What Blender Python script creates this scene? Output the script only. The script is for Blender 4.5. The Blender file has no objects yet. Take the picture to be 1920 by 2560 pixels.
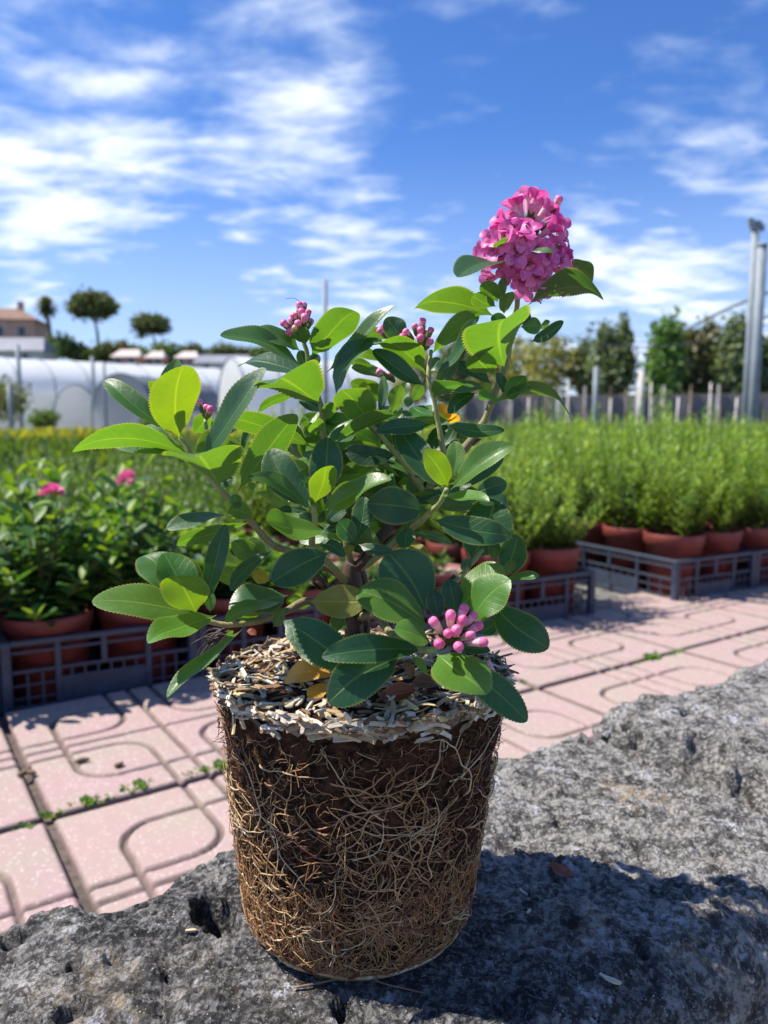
import bpy, math, random
import numpy as np
from mathutils import Vector, Matrix

rad = math.radians
sc = bpy.context.scene
col = sc.collection

# ------------------------------------------------------------------ camera
ZC = 0.575                      # lens height above the paving
PITCH = rad(6.6)
FPX = 1922.0                    # focal length in pixels of the 1920 x 2560 photograph
STONE_Z = ZC - 0.314            # top of the stone kerb
PLANT_Y = 0.46                  # distance of the plant
cd = bpy.data.cameras.new('camera')
cam = bpy.data.objects.new('camera', cd)
col.objects.link(cam)
cam.location = (0, 0, ZC)
cam.rotation_euler = (rad(90) - PITCH, 0, 0)
cd.sensor_fit = 'VERTICAL'
cd.sensor_height = 36.0
cd.lens = FPX / 2560 * 36.0
cd.clip_start = 0.02
cd.clip_end = 2000
cd.dof.use_dof = True
cd.dof.focus_distance = 0.43
cd.dof.aperture_fstop = 8.8
sc.camera = cam

# ------------------------------------------------------------------ light
SUN_EL = rad(55)
SUN_AZ = rad(-5)               # direction the light travels, in plan
sv = Vector((-math.cos(SUN_AZ) * math.cos(SUN_EL), -math.sin(SUN_AZ) * math.cos(SUN_EL), math.sin(SUN_EL)))
sd = bpy.data.lights.new('sun', 'SUN')
sd.energy = 4.6
sd.angle = rad(0.5)
sd.color = (1.0, 0.945, 0.86)
sun = bpy.data.objects.new('sun', sd)
col.objects.link(sun)
sun.rotation_euler = (-sv).to_track_quat('-Z', 'Y').to_euler()
sun.location = (-3, 2, 6)

sc.view_settings.view_transform = 'Standard'
sc.view_settings.look = 'None'
sc.view_settings.exposure = 0.86
sc.view_settings.gamma = 1
sc.cycles.use_denoising = True
sc.cycles.max_bounces = 8
sc.cycles.transparent_max_bounces = 8
sc.cycles.sample_clamp_indirect = 6


def cam_dir(px, py):
    u = (px - 960) / FPX
    v = (py - 1280) / FPX
    return Vector((u, math.cos(PITCH) - v * math.sin(PITCH), -math.sin(PITCH) - v * math.cos(PITCH)))


def pix(px, py, Y):
    d = cam_dir(px, py)
    return Vector((0, 0, ZC)) + d * (Y / d.y)


def flat(px, py, z):
    d = cam_dir(px, py)
    return Vector((0, 0, ZC)) + d * ((z - ZC) / d.z)


def dp(x, y, Y):                # the 1659-wide view of the photograph
    return pix(x * 1.15732, y * 1.15732, Y)


# world: Nishita sky with procedural cirrus and small cumulus
w = bpy.data.worlds.new('World')
sc.world = w
w.use_nodes = True
nt = w.node_tree
nt.nodes.clear()
L = nt.links.new


def N(tree, kind, **kw):
    n = tree.nodes.new(kind)
    for k, v in kw.items():
        setattr(n, k, v)
    return n


def mth(tree, op, a, b=None, c=None, clamp=False):
    n = tree.nodes.new('ShaderNodeMath')
    n.operation = op
    n.use_clamp = clamp
    for i, x in enumerate((a, b, c)):
        if x is None:
            continue
        if isinstance(x, (int, float)):
            n.inputs[i].default_value = x
        else:
            tree.links.new(x, n.inputs[i])
    return n.outputs[0]


def smooth(tree, x, lo, hi, a=0.0, b=1.0):
    n = tree.nodes.new('ShaderNodeMapRange')
    n.interpolation_type = 'SMOOTHSTEP'
    tree.links.new(x, n.inputs[0])
    for i, v in enumerate((lo, hi, a, b)):
        n.inputs[i + 1].default_value = v
    return n.outputs[0]


def mixc(tree, f, a, b, mode='MIX'):
    n = tree.nodes.new('ShaderNodeMix')
    n.data_type = 'RGBA'
    n.blend_type = mode
    for s, v in ((n.inputs[0], f), (n.inputs[6], a), (n.inputs[7], b)):
        if isinstance(v, (int, float)):
            s.default_value = v
        elif isinstance(v, tuple):
            s.default_value = (*v, 1) if len(v) == 3 else v
        else:
            tree.links.new(v, s)
    return n.outputs[2]


sky = N(nt, 'ShaderNodeTexSky', sky_type='NISHITA', sun_disc=False)
sky.sun_elevation = SUN_EL
sky.sun_rotation = math.atan2(sv.x, sv.y)
sky.air_density = 1.0
sky.dust_density = 0.15
sky.ozone_density = 5.0
tc = N(nt, 'ShaderNodeTexCoord')
sep = N(nt, 'ShaderNodeSeparateXYZ')
L(tc.outputs['Generated'], sep.inputs[0])
zz = mth(nt, 'ADD', mth(nt, 'MAXIMUM', sep.outputs[2], 0.0), 0.16)
com = N(nt, 'ShaderNodeCombineXYZ')
L(mth(nt, 'DIVIDE', sep.outputs[0], zz), com.inputs[0])
L(mth(nt, 'DIVIDE', sep.outputs[1], zz), com.inputs[1])
com.inputs[2].default_value = 0.37
mp = N(nt, 'ShaderNodeMapping')
mp.inputs['Rotation'].default_value = (0, 0, rad(-24))
mp.inputs['Scale'].default_value = (1.0, 1.45, 1.0)
L(com.outputs[0], mp.inputs[0])
n1 = N(nt, 'ShaderNodeTexNoise')
n1.inputs['Scale'].default_value = 1.55
n1.inputs['Detail'].default_value = 9
n1.inputs['Roughness'].default_value = 0.56
n1.inputs['Distortion'].default_value = 0.7
L(mp.outputs[0], n1.inputs['Vector'])
n2 = N(nt, 'ShaderNodeTexNoise')
n2.inputs['Scale'].default_value = 5.2
n2.inputs['Detail'].default_value = 7
n2.inputs['Roughness'].default_value = 0.54
n2.inputs['Distortion'].default_value = 0.2
L(mp.outputs[0], n2.inputs['Vector'])
dens = mth(nt, 'ADD', mth(nt, 'MULTIPLY', n1.outputs[0], 0.62), mth(nt, 'MULTIPLY', n2.outputs[0], 0.52))
# broad banks of cloud where the sky has them; between them the noise alone decides
for (bx, by, br, wt) in ((230, 270, 300, .11), (60, 130, 200, .05), (640, 200, 170, .15), (400, 320, 190, .08), (110, 420, 190, .13),
                         (1480, 540, 320, .16), (1590, 330, 130, .03), (950, 560, 190, .08), (640, 500, 150, .05), (760, 640, 160, .07),
                         (1060, 60, 110, .09), (1440, 90, 150, .03), (1260, 640, 200, .11), (180, 580, 120, .05),
                         (1480, 230, 200, -.16), (1010, 300, 190, -.10), (1250, 250, 190, -.09), (620, 420, 110, -.05), (640, 30, 130, -.08), (1480, 420, 90, -.03), (300, 680, 150, -.04), (420, 60, 170, -.10), (250, 520, 110, -.06), (1420, 60, 170, -.06), (900, 60, 110, -.06)):
    d = cam_dir(bx * 1.15732, by * 1.15732).normalized()
    vm = N(nt, 'ShaderNodeVectorMath', operation='DOT_PRODUCT')
    L(tc.outputs['Generated'], vm.inputs[0])
    vm.inputs[1].default_value = d
    a = br / 1661.0 * 1.5
    dens = mth(nt, 'ADD', dens, smooth(nt, vm.outputs['Value'], math.cos(a), 1.0, 0.0, wt * .62))
fac = smooth(nt, dens, 0.535, 0.86, 0.0, 0.92)
fac = mth(nt, 'MAXIMUM', fac, smooth(nt, sep.outputs[2], 0.36, -0.02, 0.0, 0.58))
cl = mixc(nt, smooth(nt, dens, 0.60, 0.86), (4.3, 5.2, 6.8), (7.0, 7.4, 8.0))
hs = N(nt, 'ShaderNodeHueSaturation')
hs.inputs['Saturation'].default_value = 1.16
hs.inputs['Value'].default_value = 1.0
L(sky.outputs[0], hs.inputs['Color'])
tint = mixc(nt, 1.0, hs.outputs[0], (0.76, 0.82, 1.06), 'MULTIPLY')
skyc = mixc(nt, fac, tint, cl)
bg = N(nt, 'ShaderNodeBackground')
bg.inputs['Strength'].default_value = 0.093
L(skyc, bg.inputs['Color'])
ow = N(nt, 'ShaderNodeOutputWorld')
L(bg.outputs[0], ow.inputs[0])

# ------------------------------------------------------------------ helpers
rng = np.random.default_rng(7)
random.seed(11)


def hash3(i, j, k, seed=0):
    n = (i.astype(np.int64) * 374761393 + j.astype(np.int64) * 668265263 + k.astype(np.int64) * 2147483647 + seed * 974634777) & 0xffffffff
    n = ((n ^ (n >> 13)) * 1274126177) & 0xffffffff
    n = ((n ^ (n >> 16)) * 2246822519) & 0xffffffff
    n = n ^ (n >> 15)
    return (n & 0xffffff) / float(0xffffff)


def vnoise(p, scale=1.0, seed=0):
    q = np.asarray(p, float) * scale
    f = np.floor(q)
    t = q - f
    t = t * t * t * (t * (t * 6 - 15) + 10)
    i, j, k = f[:, 0].astype(np.int64), f[:, 1].astype(np.int64), f[:, 2].astype(np.int64)
    out = 0
    for a in (0, 1):
        for b in (0, 1):
            for c in (0, 1):
                wgt = (t[:, 0] if a else 1 - t[:, 0]) * (t[:, 1] if b else 1 - t[:, 1]) * (t[:, 2] if c else 1 - t[:, 2])
                out = out + wgt * hash3(i + a, j + b, k + c, seed)
    return out * 2 - 1


def fbm(p, scale, octv=5, gain=0.5, seed=0):
    s, a, tot = 0, 1.0, 0
    for o in range(octv):
        s = s + a * vnoise(p, scale * 2 ** o, seed + o * 17)
        tot += a
        a *= gain
    return s / tot


def mk(name, V, faces, mats=(), mi=None, uv=None, smooth_=True, vcol=None):
    """mesh from numpy: faces is a list of integer arrays (n,3) or (n,4)"""
    me = bpy.data.meshes.new(name)
    V = np.asarray(V, np.float32)
    faces = [np.asarray(f, np.int32) for f in (faces if isinstance(faces, list) else [faces]) if len(f)]
    nl = sum(f.size for f in faces)
    nf = sum(len(f) for f in faces)
    me.vertices.add(len(V))
    me.vertices.foreach_set('co', V.ravel())
    me.loops.add(nl)
    lv = np.concatenate([f.ravel() for f in faces])
    me.loops.foreach_set('vertex_index', lv)
    me.polygons.add(nf)
    cnt = np.concatenate([np.full(len(f), f.shape[1], np.int32) for f in faces])
    st = np.concatenate([[0], np.cumsum(cnt)[:-1]]).astype(np.int32)
    me.polygons.foreach_set('loop_start', st)
    me.polygons.foreach_set('use_smooth', np.full(nf, bool(smooth_)))
    if mi is not None:
        me.polygons.foreach_set('material_index', np.asarray(mi, np.int32))
    if uv is not None:
        ul = me.uv_layers.new(name='UVMap')
        ul.data.foreach_set('uv', np.asarray(uv, np.float32)[lv].ravel())
    if vcol is not None:
        at = me.color_attributes.new('Col', 'FLOAT_COLOR', 'POINT')
        vc = np.asarray(vcol, np.float32)
        if vc.shape[1] == 3:
            vc = np.concatenate([vc, np.ones((len(vc), 1), np.float32)], 1)
        at.data.foreach_set('color', vc.ravel())
    me.update(calc_edges=True)
    for m in (mats if isinstance(mats, (list, tuple)) else [mats]):
        me.materials.append(m)
    return me


class MB:
    """collects pieces into one mesh"""
    def __init__(s):
        s.v, s.q, s.t, s.c, s.n = [], [], [], [], 0
        s.qm, s.tm = [], []

    def add(s, V, quads=None, tris=None, c=(1, 1, 1), m=0):
        V = np.asarray(V, float).reshape(-1, 3)
        s.v.append(V)
        s.c.append(np.tile(np.asarray(c, float), (len(V), 1)) if np.ndim(c) == 1 else np.asarray(c, float))
        if quads is not None and len(quads):
            s.q.append(np.asarray(quads) + s.n)
            s.qm.append(np.full(len(quads), m))
        if tris is not None and len(tris):
            s.t.append(np.asarray(tris) + s.n)
            s.tm.append(np.full(len(tris), m))
        s.n += len(V)
        return s

    def box(s, c, size, rot=None, col=(1, 1, 1), m=0):
        x, y, z = np.asarray(size, float) / 2
        V = np.array([[-x, -y, -z], [x, -y, -z], [x, y, -z], [-x, y, -z], [-x, -y, z], [x, -y, z], [x, y, z], [-x, y, z]])
        if rot is not None:
            V = V @ np.asarray(rot).T
        return s.add(V + np.asarray(c, float), BOXQ, c=col, m=m)

    def tube(s, P, R, sides=6, col=(1, 1, 1), m=0, caps=True):
        V, Q, T = tube_np(P, R, sides, caps)
        return s.add(V, Q, T, c=col, m=m)

    def mesh(s, name, mats, smooth_=True, color=True):
        V = np.concatenate(s.v)
        f, mi = [], []
        if s.q:
            f.append(np.concatenate(s.q)); mi.append(np.concatenate(s.qm))
        if s.t:
            f.append(np.concatenate(s.t)); mi.append(np.concatenate(s.tm))
        return mk(name, V, f, mats, np.concatenate(mi), None, smooth_, np.concatenate(s.c) if color else None)


BOXQ = np.array([[0, 3, 2, 1], [4, 5, 6, 7], [0, 1, 5, 4], [1, 2, 6, 5], [2, 3, 7, 6], [3, 0, 4, 7]])


def catmull(P, n):
    P = np.asarray(P, float)
    if len(P) == 2:
        t = np.linspace(0, 1, n)[:, None]
        return P[0] * (1 - t) + P[1] * t
    Q = np.vstack([2 * P[0] - P[1], P, 2 * P[-1] - P[-2]])
    out = []
    u = np.linspace(0, len(P) - 1, n)
    for x in u:
        i = min(int(x), len(P) - 2)
        t = x - i
        a, b, c, d = Q[i], Q[i + 1], Q[i + 2], Q[i + 3]
        out.append(.5 * ((2 * b) + (-a + c) * t + (2 * a - 5 * b + 4 * c - d) * t * t + (-a + 3 * b - 3 * c + d) * t ** 3))
    return np.array(out)


def tube_np(P, R, sides=6, caps=True):
    P = np.asarray(P, float)
    n = len(P)
    R = np.broadcast_to(np.asarray(R, float), (n,)) if np.ndim(R) == 0 else np.asarray(R, float)
    T = np.gradient(P, axis=0)
    T /= np.linalg.norm(T, axis=1, keepdims=True) + 1e-12
    up = np.array([0, 0, 1.0]) if abs(T[0][2]) < .9 else np.array([1.0, 0, 0])
    A = np.cross(T, up)
    A /= np.linalg.norm(A, axis=1, keepdims=True) + 1e-9
    for i in range(1, n):
        if np.dot(A[i], A[i - 1]) < 0:
            A[i] = -A[i]
    B = np.cross(T, A)
    an = np.arange(sides) / sides * 2 * np.pi
    V = (P[:, None] + R[:, None, None] * (np.cos(an)[None, :, None] * A[:, None] + np.sin(an)[None, :, None] * B[:, None])).reshape(-1, 3)
    i = np.arange(n - 1)[:, None] * sides
    j = np.arange(sides)[None]
    k = (j + 1) % sides
    Q = np.stack([i + j, i + k, i + k + sides, i + j + sides], -1).reshape(-1, 4)
    Tr = []
    if caps:
        V = np.vstack([V, P[0], P[-1]])
        c0, c1 = n * sides, n * sides + 1
        jj, kk = np.arange(sides), (np.arange(sides) + 1) % sides
        Tr = np.concatenate([np.stack([np.full(sides, c0), kk, jj], 1), np.stack([np.full(sides, c1), (n - 1) * sides + jj, (n - 1) * sides + kk], 1)])
    return V, Q, Tr


def obj(name, me, parent=None, loc=None, color=None, kind=None):
    o = bpy.data.objects.new(name, me)
    col.objects.link(o)
    if parent is not None:
        o.parent = parent
    if loc is not None:
        o.location = loc
    if color is not None:
        o.color = (*color, 1)
    if kind:
        o['kind'] = kind
    return o


def tag(o, label, cat, group=None):
    o['label'] = label
    o['category'] = cat
    if group:
        o['group'] = group
    return o


def thing(name, label, cat, loc=(0, 0, 0), rz=0.0, group=None):
    o = bpy.data.objects.new(name, None)
    o.empty_display_size = 0.02
    col.objects.link(o)
    o.location = loc
    o.rotation_euler = (0, 0, rz)
    return tag(o, label, cat, group)


def copy_tree(o, parent=None):
    c = o.copy()
    col.objects.link(c)
    c.parent = parent
    for ch in o.children:
        copy_tree(ch, c)
    return c


UNIT = {}


def boxpart(name, parent, c, size, m, rz=0.0):
    """a bevelled box of its own as a part; alike boxes share one mesh"""
    key = (name, tuple(round(x, 4) for x in size), m.name)
    if key not in UNIT:
        x, y, z = (s / 2 for s in size)
        b = min(x, y, z) * .22
        V, Fq, Ft = [], [], []
        for sz in (-1, 1):
            for sy in (-1, 1):
                for sx in (-1, 1):
                    V += [(sx * (x - b), sy * (y - b), sz * z), (sx * (x - b), sy * y, sz * (z - b)), (sx * x, sy * (y - b), sz * (z - b))]
        hull = bpy.data.meshes.new(name)
        import bmesh
        bm = bmesh.new()
        for v in V:
            bm.verts.new(v)
        bmesh.ops.convex_hull(bm, input=bm.verts[:])
        bm.to_mesh(hull)
        bm.free()
        hull.materials.append(m)
        UNIT[key] = hull
    o = obj(name, UNIT[key], parent, c)
    o.rotation_euler = (0, 0, rz)
    return o


# ------------------------------------------------------------------ materials
def new_mat(name):
    m = bpy.data.materials.new(name)
    m.use_nodes = True
    t = m.node_tree
    b = t.nodes['Principled BSDF']
    return m, t, b


def noise(t, scale, detail=5, rough=.55, vec=None, dist=0.0):
    n = t.nodes.new('ShaderNodeTexNoise')
    n.inputs['Scale'].default_value = scale
    n.inputs['Detail'].default_value = detail
    n.inputs['Roughness'].default_value = rough
    n.inputs['Distortion'].default_value = dist
    if vec is not None:
        t.links.new(vec, n.inputs['Vector'])
    return n.outputs[0]


def voro(t, scale, vec=None, feature='F1'):
    n = t.nodes.new('ShaderNodeTexVoronoi')
    n.feature = feature
    n.inputs['Scale'].default_value = scale
    if vec is not None:
        t.links.new(vec, n.inputs['Vector'])
    return n.outputs


def bump(t, b, h, strength=.5, dist=.002):
    n = t.nodes.new('ShaderNodeBump')
    n.inputs['Strength'].default_value = strength
    n.inputs['Distance'].default_value = dist
    t.links.new(h, n.inputs['Height'])
    t.links.new(n.outputs[0], b.inputs['Normal'])
    return n


def coords(t, kind='Object'):
    return t.nodes.new('ShaderNodeTexCoord').outputs[kind]


def simple_mat(name, c, rough=.6, var=.25, scale=30, bmp=0.0, bdist=.002, metal=0.0, spec=.5, kind='Object'):
    m, t, b = new_mat(name)
    v = coords(t, kind)
    n = noise(t, scale, 5, .6, v)
    t.links.new(mixc(t, smooth(t, n, .3, .7), tuple(x * (1 - var) for x in c), tuple(min(1, x * (1 + var)) for x in c)), b.inputs['Base Color'])
    b.inputs['Roughness'].default_value = rough
    b.inputs['Metallic'].default_value = metal
    b.inputs['Specular IOR Level'].default_value = spec
    if bmp:
        bump(t, b, noise(t, scale * 3, 6, .6, v), bmp, bdist)
    return m


def leaf_mat(name, use='object', veins=True, trans=.5, under=.4, rough=.36, yellow=(1.9, 1.75, .35)):
    m, t, b = new_mat(name)
    if use == 'object':
        c = t.nodes.new('ShaderNodeObjectInfo').outputs['Color']
    else:
        a = t.nodes.new('ShaderNodeVertexColor')
        a.layer_name = 'Col'
        c = a.outputs[0]
    v = coords(t, 'Object')
    c = mixc(t, smooth(t, noise(t, 90 if veins else 30, 4, .6, v), .25, .75, 0, .35), c, mixc(t, 1.0, c, (1.5, 1.35, 1.1), 'MULTIPLY'))
    vein = None
    if veins:
        uvn = t.nodes.new('ShaderNodeUVMap')
        s = t.nodes.new('ShaderNodeSeparateXYZ')
        t.links.new(uvn.outputs[0], s.inputs[0])
        ax = mth(t, 'ABSOLUTE', mth(t, 'SUBTRACT', s.outputs[0], .5))
        mid = smooth(t, ax, .035, .012)
        # side veins sweep forward from the midrib
        ph = mth(t, 'ADD', mth(t, 'MULTIPLY', mth(t, 'SUBTRACT', s.outputs[1], mth(t, 'MULTIPLY', ax, .38)), 58.0), mth(t, 'MULTIPLY', noise(t, 60, 2, .5, v), 9.0))
        sd_ = smooth(t, mth(t, 'SINE', ph), .86, 1.0)
        vein = mth(t, 'MAXIMUM', mid, mth(t, 'MULTIPLY', sd_, .20))
        c = mixc(t, mth(t, 'MULTIPLY', vein, .55), c, mixc(t, .5, mixc(t, 1.0, c, (2.6, 2.2, 1.8), 'MULTIPLY'), (.20, .26, .08)))
        edge = smooth(t, ax, .44, .5)
        c = mixc(t, mth(t, 'MULTIPLY', edge, .6), c, (.30, .33, .07))
    geo = t.nodes.new('ShaderNodeNewGeometry')
    back = mixc(t, under, c, (.16, .20, .075))
    cc = mixc(t, geo.outputs['Backfacing'], c, back)
    t.links.new(cc, b.inputs['Base Color'])
    b.inputs['Specular IOR Level'].default_value = .72 if veins else .5
    rr = mixc(t, geo.outputs['Backfacing'], (rough,) * 3, (.65,) * 3)
    t.links.new(rr, b.inputs['Roughness'])
    h = mth(t, 'SUBTRACT', mth(t, 'MULTIPLY', noise(t, 420 if veins else 60, 3, .6, v), .5), mth(t, 'MULTIPLY', vein, .55) if vein is not None else 0.0)
    bump(t, b, h, .42, .0010)
    tr = t.nodes.new('ShaderNodeBsdfTranslucent')
    t.links.new(mixc(t, 1.0, c, yellow, 'MULTIPLY'), tr.inputs['Color'])
    mx = t.nodes.new('ShaderNodeMixShader')
    mx.inputs[0].default_value = trans
    t.links.new(b.outputs[0], mx.inputs[1])
    t.links.new(tr.outputs[0], mx.inputs[2])
    t.links.new(mx.outputs[0], t.nodes['Material Output'].inputs[0])
    return m


M = {}
M['leaf'] = leaf_mat('shrub_leaf', trans=.42, rough=.42)
M['leaf_far'] = leaf_mat('shrub_leaf_background', 'vcol', False, .35, rough=.5)
M['leaf_obj'] = leaf_mat('shrub_leaf_row', 'object', False, .35, rough=.5)

# ================================================================== the setting
M['ground'] = simple_mat('grey_ground', (.17, .165, .15), .9, .35, 3.0, .6, .02)
me = mk('ground', [(-600, -200, -.024), (600, -200, -.024), (600, 900, -.024), (-600, 900, -.024)], np.array([[0, 1, 2, 3]]), M['ground'])
obj('ground', me, kind='structure')

# ---------------------------------------------------------------- paving
AX = rad(33.8)
EA = np.array([math.cos(AX), math.sin(AX)])
EB = np.array([-math.sin(AX), math.cos(AX)])
NODE = np.array([-.494, 1.072])          # where four tiles meet
TILE, GAP = .5, .013


def tile_material():
    m, t, b = new_mat('pink_terrazzo')
    a = t.nodes.new('ShaderNodeVertexColor')
    a.layer_name = 'Col'
    v = coords(t, 'Object')
    oi = t.nodes.new('ShaderNodeObjectInfo')
    va = t.nodes.new('ShaderNodeVectorMath')
    va.operation = 'ADD'
    t.links.new(v, va.inputs[0])
    sc_ = t.nodes.new('ShaderNodeCombineXYZ')
    t.links.new(mth(t, 'MULTIPLY', oi.outputs['Random'], 40.0), sc_.inputs[0])
    t.links.new(sc_.outputs[0], va.inputs[1])
    p = va.outputs[0]
    base = mixc(t, smooth(t, noise(t, 9, 5, .6, p), .38, .64), (.375, .252, .250), (.345, .27, .238))
    chips = voro(t, 150, p)
    base = mixc(t, smooth(t, chips[0], .40, .18, 0, .55), base, mixc(t, smooth(t, noise(t, 70, 2, .5, p), .45, .6), (.62, .56, .50), (.30, .22, .18)))
    base = mixc(t, smooth(t, noise(t, 26, 5, .65, p), .52, .74, 0, .55), base, (.33, .265, .20))
    base = mixc(t, mth(t, 'MULTIPLY', oi.outputs['Random'], .22), base, (.40, .32, .25))
    sp = t.nodes.new('ShaderNodeSeparateColor')
    t.links.new(a.outputs[0], sp.inputs[0])
    dirt = mth(t, 'MULTIPLY', sp.outputs[0], smooth(t, noise(t, 22, 5, .6, p), .2, .62, .62, 1.0))
    base = mixc(t, mth(t, 'MULTIPLY', dirt, .88), base, mixc(t, noise(t, 60, 4, .6, p), (.055, .040, .034), (.13, .09, .078)))
    t.links.new(base, b.inputs['Base Color'])
    b.inputs['Roughness'].default_value = .8
    b.inputs['Specular IOR Level'].default_value = .3
    bump(t, b, mth(t, 'ADD', noise(t, 180, 5, .65, p), mth(t, 'MULTIPLY', noise(t, 30, 4, .6, p), .6)), .5, .0015)
    return m


M['tile'] = tile_material()


def tile_mesh(n=150):
    s = TILE - GAP
    g = np.linspace(0, 1, n)
    X, Y = np.meshgrid(g, g, indexing='ij')
    a = np.minimum(X, 1 - X)
    b = np.minimum(Y, 1 - Y)

    def arc(a, b, va, hb, r, q):
        """distance to a line a=va bending through a round corner into a line b=hb"""
        if q == 1:      # vertical above, horizontal to the right
            cx, cy = va + r, hb + r
            d = np.where((a < cx) & (b < cy), np.abs(np.hypot(a - cx, b - cy) - r), 9)
            d = np.minimum(d, np.where(b >= cy, np.abs(a - va), 9))
            return np.minimum(d, np.where(a >= cx, np.abs(b - hb), 9))
        cx, cy = va - r, hb - r
        d = np.where((a > cx) & (b > cy), np.abs(np.hypot(a - cx, b - cy) - r), 9)
        d = np.minimum(d, np.where(b <= cy, np.abs(a - va), 9))
        return np.minimum(d, np.where(a <= cx, np.abs(b - hb), 9))
    d = np.minimum(arc(a, b, .135, .165, .12, 1), arc(a, b, .40, .425, .12, 2))
    d = np.minimum(d, np.abs(a - .5))
    d = np.minimum(d, np.abs(b - .5))
    P = np.stack([X.ravel(), Y.ravel(), 0 * X.ravel()], 1)
    d = d * TILE + .0008 * fbm(P, 40, 3).reshape(d.shape)
    gm = np.clip(1 - (d - .0030) / .0032, 0, 1)
    gm = gm * gm * (3 - 2 * gm)
    e = np.minimum(a, b) * TILE
    em = np.clip(1 - e / .006, 0, 1)
    Z = -.007 * gm - .004 * em ** 2 + .0006 * fbm(P, 12, 4, seed=5).reshape(d.shape)
    V = np.stack([(X * s).ravel(), (Y * s).ravel(), Z.ravel()], 1)
    dirt = np.clip(np.maximum(np.clip(1 - (d - .0032) / .0045, 0, 1), np.clip(1 - e / .007, 0, 1) * .8), 0, 1).ravel()
    i, j = np.meshgrid(np.arange(n - 1), np.arange(n - 1), indexing='ij')
    q = (i * n + j).ravel()
    Q = np.stack([q, q + n, q + n + 1, q + 1], 1)
    # skirt down the four sides
    ring = np.concatenate([np.arange(n) * n, (n - 1) * n + np.arange(1, n), np.arange(n - 2, -1, -1) * n + n - 1, np.arange(n - 2, 0, -1)])
    low = V[ring].copy()
    low[:, 2] = -.02
    m = len(ring)
    k = np.arange(m)
    SQ = np.stack([ring[k], len(V) + k, len(V) + (k + 1) % m, ring[(k + 1) % m]], 1)
    V = np.vstack([V, low])
    dirt = np.concatenate([dirt, np.ones(m)])
    return mk('paving_tile', V, np.vstack([Q, SQ]), M['tile'], vcol=np.stack([dirt] * 3, 1))


M['mortar'] = simple_mat('dark_joint', (.095, .07, .06), .95, .4, 60, .7, .003)
Vp = []
for (a, b) in ((-3, -1), (9, -1), (9, 1), (-3, 1)):
    p = NODE + EA * TILE * a + EB * TILE * b
    Vp.append((p[0], p[1], -.0135))
paving = obj('paving', mk('paving', Vp, np.array([[0, 1, 2, 3]]), M['mortar']), kind='structure')
tm_ = tile_mesh()
for ia in range(-3, 9):
    for ib in range(-1, 1):
        o = obj('paving_tile', tm_, paving)
        jit = rng.normal(0, 1, 4)
        p = NODE + EA * (TILE * ia + GAP / 2) + EB * (TILE * ib + GAP / 2)
        o.location = (p[0] + jit[0] * .0012, p[1] + jit[1] * .0012, jit[2] * .001)
        o.rotation_euler = (jit[3] * .0015, jit[2] * .001, AX + jit[0] * .002)

# ---------------------------------------------------------------- weeds in the joints
M['weed'] = leaf_mat('weed_leaf', 'vcol', False, .4, rough=.5)


def weed_mesh(nl, size):
    mb = MB()
    for k in range(nl):
        a = random.uniform(0, 6.28)
        el = random.uniform(.15, 1.1)
        l = size * random.uniform(.4, 1)
        w_ = l * random.uniform(.22, .4)
        d = np.array([math.cos(a) * math.cos(el), math.sin(a) * math.cos(el), math.sin(el)])
        s = np.array([-math.sin(a), math.cos(a), 0]) * w_
        up = np.array([0, 0, l * .18])
        o = np.array([random.gauss(0, .25), random.gauss(0, .12), 0]) * size
        V = [o, o + d * l * .35 - s * .6 + up * .4, o + d * l * .7 - s * .5 + up, o + d * l, o + d * l * .7 + s * .5 + up, o + d * l * .35 + s * .6 + up * .4, o + d * l * .5 + up * .4]
        c = random.choice([(.07, .16, .02), (.10, .22, .03), (.05, .12, .025), (.16, .26, .04)])
        mb.add(V, None, [[0, 1, 6], [1, 2, 6], [2, 3, 6], [3, 4, 6], [4, 5, 6], [5, 0, 6]], c)
    return mb.mesh('weed', M['weed'])


GX = lambda x, y: flat(x / 2.765, 1700 + y / 2.765, -.008)
RX = lambda x, y: flat(1220 + x / 2.37, 1420 + y / 2.37, -.008)
weed_ms = [weed_mesh(34, .016), weed_mesh(22, .013), weed_mesh(46, .02)]
for k, (p, lab) in enumerate((
        (GX(355, 950), 'bright green weed sprouting where four pink tiles meet'),
        (GX(180, 1045), 'small weed in the joint beside the four-tile crossing'),
        (GX(600, 870), 'bushy little weed in the dark paving joint left of the root ball'),
        (GX(690, 850), 'flat dull weed next to the bushy weed in the joint'),
        (GX(880, 800), 'low grey-green weed midway along the mossy joint'),
        (GX(965, 755), 'larger grey-green weed midway along the mossy joint'),
        (GX(1335, 665), 'thin weed in the joint near the root ball'),
        (GX(1440, 640), 'spreading weed in the joint close to the root ball'),
        (GX(1525, 625), 'green weed in the joint right beside the root ball'),
        (RX(430, 665), 'light green weed tuft in the joint beyond the stone wall'),
        (RX(215, 690), 'tiny weed at a tile corner beside the dark hanging leaf'),
        (RX(960, 550), 'grass strip in the joint beyond the stone wall, near half'),
        (RX(1110, 518), 'grass strip in the joint beyond the stone wall, far half'),
        (RX(1640, 388), 'grass clump far along the paving joint'))):
    o = obj('weed', weed_ms[k % 3], None, p)
    o.rotation_euler = (0, 0, AX + random.uniform(-.3, .3))
    s = random.uniform(.8, 1.2)
    s *= 1.1
    o.scale = (s * (2.2 if 'strip' in lab else 1.15), s, s)
    tag(o, lab, 'weed', 'weeds in the paving joints')

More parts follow.
